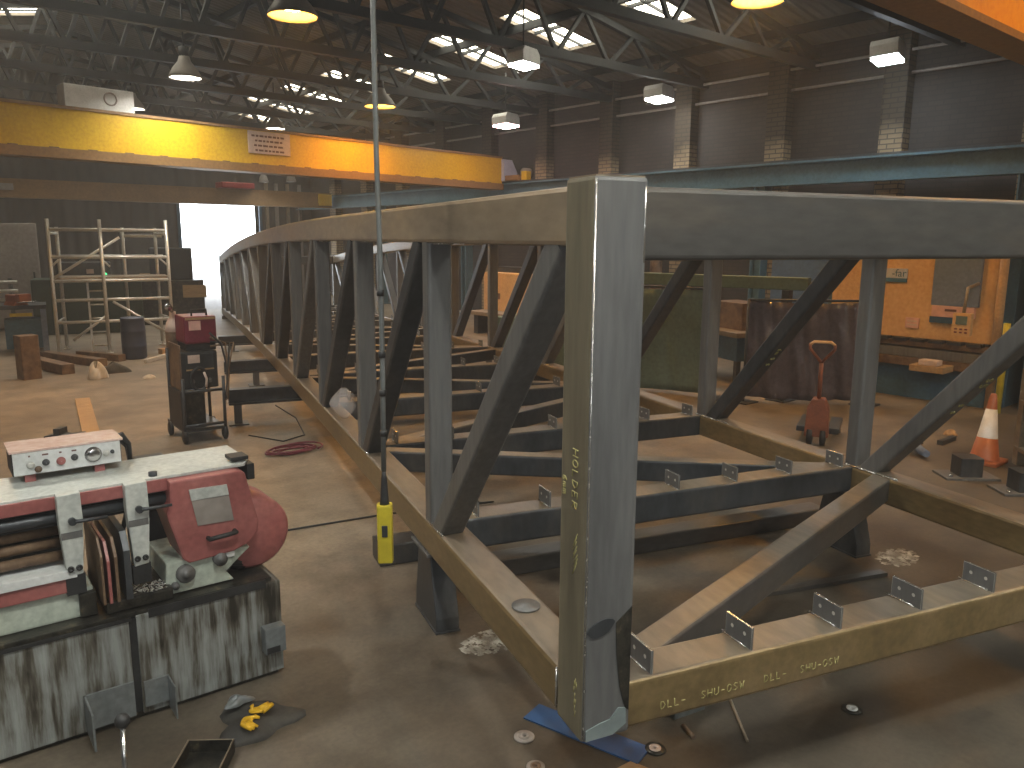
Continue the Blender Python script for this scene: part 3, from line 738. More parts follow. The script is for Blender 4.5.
# guide arms
def arm(x0, x1, zb_, y):
    w = x1-x0
    a = S(MB().prism([(x0,.895),(x1,.898),(x1+.002,.80),(x1-.002,.72),(x1-.012,zb_),(x0+.012,zb_-.005),(x0+.004,.72),(x0,.80)], 'y', y, y+.05, .004), 'guide_arm', M['saw_grey'])
    S(MB().box(x0+.006,x1-.006,y+.005,y+.06,zb_-.075,zb_), 'guide_block', M['black'], a)
    for q in (.32, .68):
        S(MB().lathe([(.011,0),(.011,.006),(.004,.006),(.004,.003),(.001,.003)], 10, Matrix.Translation((x0+w*q,y,zb_+.025)) @ Matrix.Rotation(PI/2,4,'X')), 'bolt', M['black'], a)
    S(MB().tube([(x0+w*.55,y-.012,.80),(x0+w*.55+.02,y-.02,.80),(x0+w*.55+.11,y-.02,.798)], [.009,.007,.006], 8).tube([(x0+w*.55,y,.80),(x0+w*.55,y-.022,.80)], .013, 10), 'clamp_lever', M['steel_dark'], a)
    S(MB().box(x0+.004,x1-.004,y-.0015,y+.01,.735,.76), 'arm_band', M['steel'], a)
arm(-.752, -.678, .60, .05); arm(-.535, -.460, .585, .05)
# head: top cover, red housing
S(MB().prism([(XL0,.10),(-.085,.10),(-.05,.16),(-.05,.42),(XL0,.42)], 'z', .880, .892, .002), 'top_cover', M['saw_grey'])
S(MB().box(XL0,-.38,.09,.10,.838,.884,.002), 'red_fascia', M['saw_red'])
bolts = MB()
for x in (-.94,-.42): bolts.lathe([(.016,0),(.016,.016),(.001,.018)], 8, Matrix.Translation((x,.13,.892)))
S(bolts, 'cover_bolt', M['steel_dark'])
hs = S(MB().prism([(-.382,.879),(-.13,.879),(-.100,.868),(-.055,.66),(-.062,.615),(-.10,.575),(-.16,.555),(-.33,.545),(-.352,.565),(-.395,.73),(-.40,.76),(-.385,.80)], 'y', .05, .25, .008), 'blade_housing', M['saw_red'])
S(MB().prism([(-.315,.835),(-.175,.832),(-.155,.685),(-.292,.69)], 'y', .046, .052), 'sight_panel', M['cabinet_grey'], hs)
S(MB().prism([(-.316,.838),(-.175,.834),(-.169,.792),(-.310,.794)], 'y', .043, .052, .001), 'data_plate', M['saw_grey'], hs)
S(MB().tube([(-.256,.05,.632),(-.256,.025,.634),(-.24,.018,.638),(-.17,.018,.642),(-.155,.025,.641),(-.155,.05,.640)], .009, 8), 'handle', M['black'], hs)
S(MB().box(-.075,-.045,.10,.30,.82,.885,.004).box(-.13,-.06,.12,.2,.90,.915,.003), 'hinge_block', M['black'], hs)
S(MB().lathe([(.001,0),(.138,0),(.152,.012),(.152,.20),(.138,.215),(.001,.215)], 32, Matrix.Translation((-.055,.335,.585)) @ Matrix.Rotation(PI/2,4,'X')), 'wheel_cover', M['saw_red'])
S(MB().lathe([(.035,0),(.035,.02),(.028,.026),(.012,.026),(.012,.034),(.001,.034)], 16, Matrix.Translation((-.345,.07,.505)) @ Matrix.Rotation(PI/2,4,'X')).lathe([(.014,0),(.014,.02),(.001,.022)], 12, Matrix.Translation((-.385,.07,.465)) @ Matrix.Rotation(PI/2,4,'X')).lathe([(.026,0),(.026,.03),(.001,.034)], 14, Matrix.Translation((-.215,.07,.535)) @ Matrix.Rotation(PI/2,4,'X')), 'adjusting_wheel', M['steel'])
S(MB().box(-.19,-.155,.06,.12,.53,.555,.004).box(-.13,-.10,.1,.14,.53,.56,.004), 'hydraulic_valve', M['white_paint'])
S(MB().tube([(-.20,.12,.45),(-.16,.12,.49),(-.10,.14,.46),(-.12,.2,.43)], .022, 8), 'hose', M['black'])
# control console
cn = S(MB().box(-.852,-.489,.305,.47,.918,1.008,.004), 'console', M['black'])
S(MB().box(-.848,-.493,.298,.306,.922,1.004,.001), 'console_face', M['white_paint'], cn)
S(MB().box(-.858,-.482,.296,.475,1.006,1.014,.001), 'console_lid', noise_mat('pink_reflection_enamel', [(.60,.42,.36),(.68,.50,.44)], 4, .22, coat=.3), cn)  # pink lid colour stands in for a bright reflection
for x, z, r, m in ((-.806,.985,.011,'galv'),(-.783,.966,.010,'brown_iron'),(-.757,.988,.010,'steel_dark'),(-.708,.985,.0125,'saw_red'),(-.663,.992,.010,'steel_dark'),(-.600,.993,.024,'chrome'),(-.556,.991,.010,'galv'),(-.534,.994,.006,'steel_dark')):
    S(MB().lathe([(r*1.25,0),(r*1.25,.003),(r,.004),(r,.012),(r*.8,.015),(.001,.015)], 16, Matrix.Translation((x+.012,.298,z-.028)) @ Matrix.Rotation(PI/2,4,'X')), 'dial' if r > .02 else 'push_button', M[m], cn)
mk = MB()
for x, w in ((-.757,.02),(-.663,.016),(-.808,.006),(-.708,.008)): mk.box(x+.012-w/2,x+.012+w/2,.2968,.298,.987,.993)
S(mk, 'console_symbols', M['ink'], cn)
S(MB().box(-.815,-.78,.31,.36,.892,.92).box(-.585,-.55,.31,.36,.892,.92), 'console_bracket', M['saw_red'], cn)
for k in (0,1):
    S(MB().tube([(-.49,.38+.03*k,1.0-.03*k),(-.47,.38+.03*k,1.01-.03*k),(-.44,.42+.03*k,.96-.02*k),(-.43,.46,.87),(-.44,.5,.7),(-.5,.47,.5)], .010, 8), 'cable', M['black'], cn)
S(MB().box(-1.30,-.95,.36,.52,.42,.90,.01), 'rear_support', M['steel_dark']); S(MB().box(-.42,-.30,.40,.50,.42,.885,.01), 'rear_support', M['steel_dark'])
# swung-out foot brackets on the cabinet front
S(MB().box(-.735,-.57,-.012,-.002,.03,.165).box(-.735,-.728,-.16,-.002,.03,.165), 'foot_bracket', M['cool_grey'])
S(MB().box(-.535,-.45,-.012,-.002,.05,.15).box(-.453,-.448,-.11,-.002,.02,.15), 'foot_bracket', M['cool_grey'])
# flat bars held in the saw vice
R = Matrix.Rotation(SA,4,'Z'); O_ = V(1.26,2.92,0)
for k, (x, w, h, y1, m) in enumerate(((-.642,.008,.245,.30,'brown_iron'),(-.622,.010,.225,.34,'saw_red'),(-.597,.010,.235,.36,'brown_iron'),(-.566,.022,.25,.395,'steel_dark'))):
    b = MB().prism([(.0,.482),(y1,.482),(y1,.478+h),(.05,.478+h),(.0,.478+h-.06)], 'x', 0, w, .001)
    o = b.build('flat_bar', M[m]); o.location = O_ + R @ V(x,.0,0); o.rotation_euler = (0,0,SA)
    tag(o, ['thin brown flat bar on edge in the saw vice, leftmost of the four','reddish flat bar on edge in the saw vice','brown flat bar on edge in the saw vice beside the dark plate','thick dark steel plate standing in the saw vice, rightmost of the four'][k], 'steel bar', 'bars in the saw vice')

# ---------------------------------------------------------------- crane pendant hanging beside the frame
t = thing('crane_pendant', 'yellow crane push-button pendant hanging on a long cable beside the frame', 'crane control', (1.68,2.79,.40), -.6)
MB().prism([(-.030,-.03),(.030,-.03),(.034,0),(.030,.03),(-.030,.03),(-.034,0)], 'z', .02, .275, .006).build('pendant_body', M['yellow'], t)
MB().box(-.012,.012,-.036,-.03,.14,.19,.002).build('button_plate', M['steel_dark'], t)
MB().tube([(0,0,.27),(0,0,.29),(.0,0,.39),(0,0,.42)], [.022,.019,.012,.008], 10).build('cable_boot', M['black'], t)
MB().tube([(0,0,.42),(.004,0,.8),(.006,0,1.2),(.0,0,1.7),(0,0,3.015)], .0105, 8).build('cable', M['cable_grey'], t)
cb = MB()
for z in (.57,.74,.9,1.15): cb.tube([(.003,0,z),(.003,0,z+.025)], .015, 8)
cb.build('cable_tie', M['black'], t)
# ---------------------------------------------------------------- welding set
t = thing('welding_set', 'upright welding set with wine-red wire feeder on a black wheeled trolley beside the frame', 'welding machine', (2.39,7.12,0), math.radians(-4)); t.scale = (.9,.9,1)
MB().box(-.20,.20,-.22,.42,.10,.13,.004).build('trolley_base', M['steel_dark'], t)
for sx in (-.19,.19):
    MB().tube([(sx,-.22,.04),(sx,-.24,.58)], .016, 8).build('trolley_upright', M['steel_dark'], t); MB().tube([(sx,.28,.06),(sx,.28,.80)], .016, 8).build('trolley_upright', M['steel_dark'], t)
for q in (.46,.16): MB().tube([(-.19,-.23,q),(.19,-.23,q)], .014, 8).build('trolley_rail', M['steel_dark'], t)
wh = None
for sx, sy in ((-.21,.26),(.21,.26),(-.19,-.2),(.19,-.2)):
    MB().lathe([(.001,-.02),(.05,-.02),(.065,-.012),(.065,.012),(.05,.02),(.001,.02)], 16, Matrix.Translation((sx,sy,.066)) @ Matrix.Rotation(PI/2,4,'Y')).build('wheel', M['black'], t)
MB().box(-.17,.04,-.12,.24,.13,.44,.01).build('coolant_tank', M['grease'], t)
MB().box(-.205,-.187,-.2,.26,.12,.46,.005).build('side_guard', M['black'], t)
ps = MB().box(-.17,.17,-.16,.26,.47,.80,.02).build('power_source', M['black'], t)
MB().box(-.184,-.168,-.15,.25,.46,.86,.005).build('side_panel', M['brown_iron'], ps)
MB().box(-.13,.13,-.166,-.158,.63,.78,.004).build('front_panel', M['steel_dark'], ps)
MB().box(-.11,.0,-.170,-.165,.70,.77,.001).build('display_label', M['sign_pale'], ps)
MB().box(-.13,.13,-.168,-.165,.635,.648).build('label_strip', M['wood'], ps)
for sx in (-.08,.08): MB().lathe([(.022,0),(.022,.02),(.001,.022)], 10, Matrix.Translation((sx,-.16,.54)) @ Matrix.Rotation(PI/2,4,'X')).build('socket', M['steel'], ps)
fd = MB().box(-.11,.19,-.12,.24,.86,1.10,.02).build('wire_feeder', M['wine'], t)
MB().box(-.07,.04,-.125,-.118,.98,1.06,.001).build('feeder_label', M['pink_label'], fd)
MB().box(-.10,.18,-.124,-.118,1.07,1.09).build('feeder_trim', M['wood'], fd)
MB().tube([(-.02,-.05,1.10),(-.02,-.05,1.15),(.12,-.05,1.15),(.12,-.05,1.10)], .010, 8).build('feeder_handle', M['black'], fd)
MB().box(-.10,.18,-.10,.22,.80,.86,.005).build('swivel_plate', M['black'], t)
gb = MB().lathe([(.001,0),(.075,.0),(.08,.02),(.08,.80),(.065,.88),(.03,.93),(.03,.98),(.001,.98)], 16, Matrix.Translation((-.10,.34,.13))).build('gas_bottle', M['brown_iron'], t)
MB().lathe([(.001,.80),(.083,.805),(.067,.885),(.032,.935),(.032,.985),(.001,.985)], 14, Matrix.Translation((-.10,.34,.13))).build('bottle_shoulder', M['sign_pale'], gb)
MB().tube([(-.10,.34,1.10),(-.12,.30,1.15),(-.15,.26,1.16)], .02, 8).lathe([(.001,0),(.035,0),(.035,.02),(.001,.02)], 12, Matrix.Translation((-.16,.25,1.165)) @ Matrix.Rotation(PI/2,4,'X')).build('regulator', M['chrome'], gb)
for k in range(4):
    a = .04*k
    MB().tube([(.12,-.12,.95-a),(.20+a,-.2,.86),(.24,-.22-a*.5,.66),(.22,-.26,.5-a),(.20,-.24,.36)], .010, 6).build('hose', M['brown_iron' if k % 2 else 'black'], t)
MB().tube([(-.02+.075*math.cos(a_),-.19,.56+.1*math.sin(a_)) for a_ in [k*PI/8 for k in range(17)]], .016, 6).build('torch_coil', M['black'], t)
MB().tube([(.02,-.21,.62),(.04,-.22,.56),(.03,-.22,.49)], .012, 6).build('torch', M['sign_pale'], t)
# cable coil, floor cables
rc = MB()
for k in range(7):
    r0 = .07+.012*k; ph = k*.9
    rc.tube([(r0*1.7*math.cos(a_)+.02*math.sin(k*2.3), r0*math.sin(a_)+.02*math.cos(k*1.7), .008+.006*k*.6+.006*math.sin(2*a_+k)) for a_ in [ph+q*PI/9 for q in range(18)]], .007, 6)
o = tag(rc.build('cable_coil', M['wine']), 'tangled dark red cable coil on the floor left of the frame', 'cable'); o.location = (2.82,6.15,0)
o = tag(MB().tube([(1.32,4.75,.007),(1.9,4.45,.007),(2.6,4.3,.007),(3.3,4.05,.007)], .006, 6).build('floor_cable', M['black']), 'thin dark cable across the floor behind the band saw', 'cable')
o = tag(MB().tube([(5.9,2.2,.008),(5.5,2.55,.008),(5.1,2.85,.008),(4.75,3.1,.008),(4.3,3.05,.008)], .008, 6).build('floor_cable', M['black']), 'dark cable curving over the floor inside the right end of the frame', 'cable')
o = tag(MB().tube([(2.75,6.9,.006),(2.9,6.5,.006),(3.15,6.6,.006),(3.4,7.3,.006),(3.5,8.0,.006)], .006, 6).build('floor_cable', M['black']), 'thin cable trailing from the welding set towards the frame', 'cable')
# ---------------------------------------------------------------- scaffold tower and its ladder
t = thing('scaffold_tower', 'pale aluminium mobile scaffold tower standing at the far left', 'scaffold tower', (3.36,13.55,0), math.radians(-12))
t.scale = (1,1,1.1)
X0, X1, Y0, Y1 = -.80, .80, -.28, .48
def tb(name, a, b, r=.026): return MB().tube([a,b], r, 8).build(name, M['galv'], t)
for x, y in ((X0,Y0),(X1,Y0),(-.12,Y0-.02),(X0+.1,Y1),(X1-.1,Y1),(.22,Y1)):
    tb('standard', (x,y,.05), (x,y,1.84 if y < 0 else 1.74))
    MB().box(x-.05,x+.05,y-.05,y+.05,0,.012).tube([(x,y,.012),(x,y,.06)], .014, 6).build('base_jack', M['galv'], t)
for z in (.45,.75,1.01,1.33,1.70):
    for y in (Y0,Y1):
        if y == Y1 and z in (.45,.75): continue
        tb('ledger', (X0,y,z), (X1,y,z), .022)
for z in (.45,1.01,1.65): tb('transom', (X0,Y0,z), (X0+.1,Y1,z), .02); tb('transom', (X1,Y0,z), (X1-.1,Y1,z), .02)
tb('brace', (X0,Y0,1.04), (.14,Y0,1.60), .02); tb('brace', (-.02,Y0,.72), (X1-.1,Y0,.26), .02); tb('brace', (X0+.2,Y0,.2), (-.1,Y0,.54), .02)
tb('brace', (.2,Y1,1.62), (X1,Y1,1.62), .02)
for x in (X0,X1):
    s = 1 if x < 0 else -1
    tb('knee_brace', (x,Y0,1.20), (x+s*.14,Y0,1.33), .014)
tb('knee_brace', (-.02,Y0,1.20), (-.16,Y0,1.33), .014)
MB().box(X0,X1,Y0+.04,Y1-.04,1.022,1.06,.004).build('platform', M['steel_tan'], t)
la = thing('ladder', 'short aluminium ladder leaning inside the scaffold tower', 'ladder', (3.12,13.50,0), math.radians(-12))
la.scale = (1,1,1.1)
for x in (-.12,.12): MB().bar((x,-.05,0),(x,.04,1.00), .03, .055).build('stile', M['galv'], la)
for k in range(5): MB().tube([(-.12,-.04+.015*k,.10+.19*k),(.12,-.04+.015*k,.10+.19*k)], .013, 6).build('rung', M['galv'], la)
# ---------------------------------------------------------------- things on the left floor
o = tag(MB().lathe([(.001,0),(.15,0),(.165,.02),(.168,.18),(.172,.19),(.168,.2),(.168,.40),(.172,.41),(.168,.42),(.16,.58),(.165,.60),(.15,.61),(.148,.58),(.001,.56)], 24).build('plastic_drum', M['drum_blue']), 'dark blue plastic drum in front of the scaffold tower', 'drum'); o.location = (3.33,12.5,0)
o = tag(MB().bar((0,0,0),(0,0,.55), .22, .22, (0,1,0), .02).build('box_section_offcut', M['brown_iron']), 'brown upright box section offcut standing on the floor at far left', 'steel offcut'); o.location = (1.80,11.5,0); o.rotation_euler = (0,0,.2)
for k, (a, b, w, h, lab) in enumerate((((1.98,12.9),(2.25,11.55),.16,.13,'rusty steel beam on the floor nearest the upright offcut'),((2.3,13.3),(2.75,11.95),.15,.11,'rusty steel beam on the floor, middle one before the scaffold tower'),((2.72,13.1),(3.1,12.3),.12,.1,'short rusty steel beam on the floor beside the blue drum'))):
    tag(MB().bar((*a,h/2),(*b,h/2), w, h, (0,0,1), .008).build('steel_beam', M['brown_iron']), lab, 'steel beam', 'beams on the floor at the left')
def lump(name, m, label, cat, loc, sx, sy, sz, seed=1, group=None):
    rnd = random.Random(seed); q = [rnd.uniform(0,6) for _ in range(6)]
    def fn(a,b):
        th = 2*PI*a; ph = PI/2*b
        rr = 1+.22*math.sin(3*th+q[0])*math.cos(ph)+.12*math.sin(5*th+q[1]+3*b)
        return (sx*rr*math.cos(th)*math.cos(ph), sy*rr*math.sin(th)*math.cos(ph), sz*math.sin(ph)*(1+.25*math.sin(2*th+q[2])))
    mb = MB().grid(fn, 26, 8); bmesh.ops.remove_doubles(mb.bm, verts=list(mb.bm.verts), dist=1e-5)
    o = tag(mb.build(name, M[m] if isinstance(m,str) else m), label, cat, group); o.location = loc; return o
lump('cloth_bag', 'cloth_white', 'crumpled white sack on the floor left of the welding set', 'sack', (2.46,11.0,0), .11,.09,.18, 3)
lump('rag', 'cloth_dark', 'dark rag heap on the floor behind the white sack', 'rag', (2.75,11.35,0), .18,.12,.12, 5)
lump('rag', 'cloth_white', 'small pale scrap on the floor between sack and welding set', 'scrap', (2.98,10.6,0), .07,.05,.04, 6)
tag(MB().bar((3.75,12.7,.04),(4.4,12.85,.04), .12, .08).build('timber_bearer', M['wood']), 'bare timber bearer on the floor under the scaffold tower', 'timber')
tag(MB().bar((3.3,11.9,.03),(3.75,12.35,.03), .05, .05).build('timber_batten', M['cloth_white']), 'thin pale batten on the floor in front of the blue drum', 'timber')
tag(MB().bar((1.62,7.6,.012),(1.98,9.6,.012), .14, .022).build('plank', M['wood']), 'tan plank lying on the floor behind the saw console', 'plank')
for k, (x, y) in enumerate(((1.28,7.45),(1.50,7.55),(1.42,7.85))):
    o = tag(MB().prism([(-.12,0),(.12,0),(.12,.03),(.03,.05),(.03,.10),(-.03,.10),(-.03,.05),(-.12,.03)], 'y', -.06,.06,.004).build('iron_bracket', M['steel_dark']), ['black iron bracket on the floor behind the console, left one','black iron bracket on the floor behind the console, middle one','black iron bracket on the floor behind the console, next to the plank'][k], 'bracket', 'iron brackets behind the console'); o.location = (x,y,0); o.rotation_euler = (0,0,.4+k)
# ---------------------------------------------------------------- far left: workbench, vice, pipe rack, cupboard
t = thing('workbench', 'cluttered dark workbench with a blue drawer unit at the far left edge', 'workbench', (1.6,14.6,0), math.radians(-10))
MB().box(-1.3,1.0,-.3,.4,.66,.72,.004).build('bench_top', M['steel_dark'], t)
for x in (-.2,.95): MB().box(x-.04,x+.04,-.28,-.2,0,.66).build('leg', M['blue_grey'], t)
MB().box(-1.2,.30,-.25,.35,.05,.60,.006).build('cupboard', M['blue_dark'], t)
MB().box(.42,.92,-.24,.2,.05,.5,.006).build('drawer_unit', M['blue_dark'], t)
MB().box(.5,.8,-.26,-.24,.55,.60).build('yellow_label', M['yellow'], t)
t = thing('bench_vice', 'orange-red bench vice on the far left workbench', 'vice', (2.15,14.4,.72), .3)
MB().prism([(-.12,0),(.12,0),(.08,.06),(.08,.16),(-.08,.16),(-.08,.06)], 'y', -.2, .1, .01).build('vice_body', M['orange_plastic'], t)
MB().box(-.09,.09,-.34,-.22,.05,.18,.01).build('moving_jaw', M['orange_plastic'], t)
MB().tube([(-.14,-.36,.06),(.14,-.36,.06)], .012, 6).build('handle', M['chrome'], t)
lump('scrap_heap', 'wine', 'red oily machine covers heaped on the left workbench', 'scrap', (1.5,14.5,.72), .35,.2,.2, 8)
t = thing('pipe_rack', 'rack holding bright steel pipes above the left workbench', 'rack', (1.5,15.3,0), math.radians(-10))
for x in (-.9,.75):
    MB().bar((x,0,0),(x,0,1.10), .06, .06, (0,1,0)).build('rack_post', M['steel'], t)
    for z in (.70,.84,.98): MB().bar((x,0,z),(x,-.22,z+.02), .04, .03).build('rack_arm', M['steel'], t)
for k, (z, y) in enumerate(((.76,-.12),(.90,-.1),(.90,-.18),(1.04,-.12))):
    o = tag(MB().tube([(-1.4,0,0),(.85,0,0)], .026, 8).build('steel_pipe', M['galv']), ['bright steel pipe on the lowest arm of the rack','bright steel pipe at the back of the middle rack arm','bright steel pipe at the front of the middle rack arm','bright steel pipe on the top arm of the rack'][k], 'pipe', 'pipes on the rack'); o.matrix_world = t.matrix_basis @ Matrix.Identity(4)
    R2 = Matrix.Rotation(math.radians(-10),4,'Z'); p = R2 @ V(0,y,z); o.location = V(1.5,15.3,0)+p; o.rotation_euler = (0,0,math.radians(-10))
t = thing('steel_cupboard', 'tall plain grey steel cupboard at the far left edge', 'cupboard', (2.15,17.9,0), math.radians(-10))
MB().box(-1.2,1.0,-.3,.3,.05,2.0,.01).build('body', M['cabinet_grey'], t)
for a, b in ((-1.18,-.12),(-.10,.98)):
    d = MB().box(a,b,-.32,-.30,.1,1.96,.004).build('door', M['cabinet_grey'], t)
    MB().box(b-.1,b-.07,-.34,-.32,.95,1.1).build('handle', M['steel_dark'], d)
lump('cloth_bag', 'cloth_white', 'small pale bag on top of the grey steel cupboard', 'bag', (2.0,17.8,2.0), .09,.07,.2, 2)
t = thing('machine_cabinet', 'dark green machine cabinet behind the scaffold tower', 'machine', (3.7,16.6,0), math.radians(-14))
MB().box(-.9,.9,-.4,.4,0,1.0,.02).build('body', noise_mat('dark_green_enamel', [(.02,.035,.022),(.035,.055,.035)], 3, .5), t)
MB().box(-.5,.4,-.3,.3,1.0,1.3,.02).build('headstock', M['steel_dark'], t)
MB().box(.0,.12,-.42,-.40,1.1,1.18).build('label_plate', M['sign_pale'], t)
MB().lathe([(.001,0),(.035,0),(.03,.02),(.001,.03)], 10, Matrix.Translation((.3,-.4,1.08)) @ Matrix.Rotation(PI/2,4,'X')).build('start_button', emit('lit_green_button',(.05,.7,.25),1.2), t)
t = thing('machine_cabinet', 'dark brown machine cabinet behind the right half of the scaffold tower', 'machine', (5.35,17.3,0), math.radians(-20))
MB().box(-.7,.7,-.4,.4,0,.9,.02).build('body', M['grease'], t)
MB().box(-.3,.5,-.3,.3,.9,1.55,.03).build('head', M['roof_steel'], t)
MB().box(.3,.75,-.44,-.4,.55,.8).build('tray', M['wood'], t)
# dark stepped silhouette beside the door: tall shelving with sheets hung over it
t = thing('shelving', 'dark stepped shelving stacked with covers beside the bright doorway', 'shelving', (6.08,20.6,0), math.radians(-22))
MB().box(-.7,.35,-.3,.3,0,1.86,.02).build('covered_bay', M['cloth_dark'], t)
MB().box(.35,.62,-.3,.3,0,1.5,.04).build('covered_bay', M['cloth_dark'], t)
MB().box(.62,.80,-.3,.3,0,.85,.04).build('covered_bay', M['black'], t)
MB().box(-.3,.15,-.36,-.3,.6,.9,.01).build('carton', M['wood'], t)
t = thing('work_trolley', 'small trolley with green and orange tins near the doorway', 'trolley', (5.9,18.1,0), math.radians(-20))
MB().box(-.35,.35,-.25,.25,.55,.59).box(-.35,.35,-.25,.25,.2,.24).build('shelf', M['steel_dark'], t)
for x in (-.33,.33):
    for y in (-.23,.23): MB().bar((x,y,0),(x,y,.62), .03, .03, (0,1,0)).build('leg', M['steel_dark'], t)
for k, (x, m, h, lab) in enumerate(((-.15,'green_canvas',.3,'green tin on the small trolley near the doorway'),(.12,'orange_plastic',.22,'orange tin on the small trolley near the doorway'))):
    o = tag(MB().lathe([(.001,0),(.1,0),(.1,h),(.085,h+.02),(.001,h+.02)], 16).build('tin', M[m]), lab, 'tin'); o.location = V(5.9,18.1,.592)+Matrix.Rotation(math.radians(-20),4,'Z') @ V(x,0,0)
# ---------------------------------------------------------------- bottom left foreground
t = thing('foot_lever', 'black ball-topped steel lever in front of the saw cabinet', 'lever', (.525,2.44,0), .2)
MB().tube([(-.012,-.02,0),(0,0,.16),(.022,.035,.285)], .009, 8).build('rod', M['chrome'], t)
MB().lathe([(.001,-.024),(.014,-.02),(.022,-.008),(.022,.008),(.014,.02),(.001,.024)], 14, Matrix.Translation((.024,.04,.30))).build('ball_knob', M['black'], t)
MB().box(-.05,.03,-.06,.04,0,.012).build('base_plate', M['grease'], t)
t = thing('drip_pan', 'shallow open brown metal pan on the floor in front of the saw', 'pan', (.745,2.46,0), -.66)
b = MB(); b.box(-.085,.075,-.22,.16,0,.006).box(-.085,-.08,-.22,.16,0,.05).box(.07,.075,-.22,.16,0,.05).box(-.085,.075,.155,.16,0,.05).box(-.085,.075,-.22,-.215,0,.05)
b.build('pan_body', M['grease'], t)
b = MB(); b.tube([(-.0825,-.2175,.05),(-.0825,.1575,.05),(.0725,.1575,.05),(.0725,-.2175,.05),(-.0825,-.2175,.05)], .0035, 5); b.build('rim', M['steel_tan'], t)
lump('oily_sack', 'cloth_dark', 'dark oily sack slumped on the floor below the right end of the saw', 'sack', (1.03,2.66,0), .14,.13,.04, 11)
lump('rag', 'cool_grey', 'blue-grey rag on top of the dark oily sack', 'rag', (1.0,2.75,.05), .05,.03,.025, 12)
gl = MB()
gl.grid(lambda a,b: (.045*math.cos(2*PI*a)*math.sin(PI*(.04+.92*b))+.03*b, .028*math.sin(2*PI*a)*math.sin(PI*(.04+.92*b))*(1+.2*math.sin(4*PI*a)), .014+.016*math.cos(PI*b)*.5), 14, 6)
for k in range(4):
    x = -.02+.018*k; gl.tube([(x-.01,.0,.012),(x-.02-.006*k,-.045,.016),(x-.018-.004*k,-.07-.006*(k%2),.010)], [.010,.010,.006], 7)
gl.tube([(.03,.01,.012),(.06,-.015,.016),(.07,-.035,.012)], [.010,.010,.006], 7)
g0 = tag(gl.build('work_glove', M['glove']), 'yellow rubber glove on the dark oily sack, nearer one', 'glove', 'pair of yellow gloves'); g0.location = (.965,2.60,.05); g0.scale = (.7,.7,.8); g0.rotation_euler = (.1,.1,.5)
g1 = g0.copy(); COL.objects.link(g1); g1.location = (1.03,2.63,.052); g1.rotation_euler = (-.1,.1,2.0); g1['label'] = 'yellow rubber glove on the dark oily sack, farther one'
# ---------------------------------------------------------------- floor in front of the near post
for k, (x, y, r, m, lab) in enumerate(((1.735,1.95,.028,'cabinet_grey','pale worn washer on the floor left of the near post foot'),(1.655,1.80,.024,'brown_iron','dull small washer on the floor at the bottom edge'),(2.045,1.60,.027,'sign_pale','bright centred washer disc on the floor right of the near post foot'),(2.82,1.27,.027,'white_paint','white centred disc on the dark floor under the end beam'))):
    t = thing('washer', lab, 'washer', (x,y,0), 0, 'discs on the floor near the post')
    MB().lathe([(r*.35,.002),(r*1.35,.002),(r*1.35,.006),(r*.35,.008),(r*.35,.002)], 20).build('rim', M['grease' if k > 1 else 'cabinet_grey'], t)
    MB().lathe([(r*.3,.0),(r*.8,.0),(r*.78,.010),(r*.3,.010),(r*.3,.0)], 18).build('hub', M[m], t)
o = tag(MB().box(-.235,.235,-.055,.055,0,.006,.001).build('steel_plate', plain('blue_painted_plate',(.03,.10,.26),.5)), 'blue painted plate on the floor beneath the near post', 'plate'); o.location = Tw(1.285,2.32); o.rotation_euler = (0,0,-TH-1.0)
o = tag(MB().prism([(-.10,-.10),(.10,-.10),(.09,.06),(-.05,.10)], 'z', 0, .005, .001).build('cardboard_piece', M['card']), 'scrap of brown cardboard at the bottom edge below the near post', 'cardboard'); o.location = Tw(1.305,2.02); o.rotation_euler = (0,0,.2)
t = thing('metal_box', 'small dull metal box on the floor under the end beam', 'box', (2.32,1.69,0), -TH+.1)
MB().box(-.075,.075,-.04,.04,0,.07,.004).build('box_body', M['cool_grey'], t); MB().box(-.077,.077,-.042,.042,.07,.078,.002).build('lid', M['cabinet_grey'], t)
tag(MB().tube([(*Tw(1.93,2.33).xy,.006),(*Tw(1.80,2.05).xy,.006)], .006, 6).build('welding_rod', M['steel_tan']), 'thin rusty rod on the floor under the end beam beside the small box', 'rod')
tag(MB().tube([(2.23,1.62,.007),(2.20,1.55,.007)], .009, 6).build('rod_stub', M['brown_iron']), 'short reddish rod stub on the floor in front of the end beam', 'rod')
tag(MB().bar(Tw(2.6,3.0,.012),Tw(3.45,2.95,.012), .05, .02).build('flat_strip', M['steel_brown']), 'thin steel strip on the floor beneath the first diagonal in the frame floor', 'steel strip')
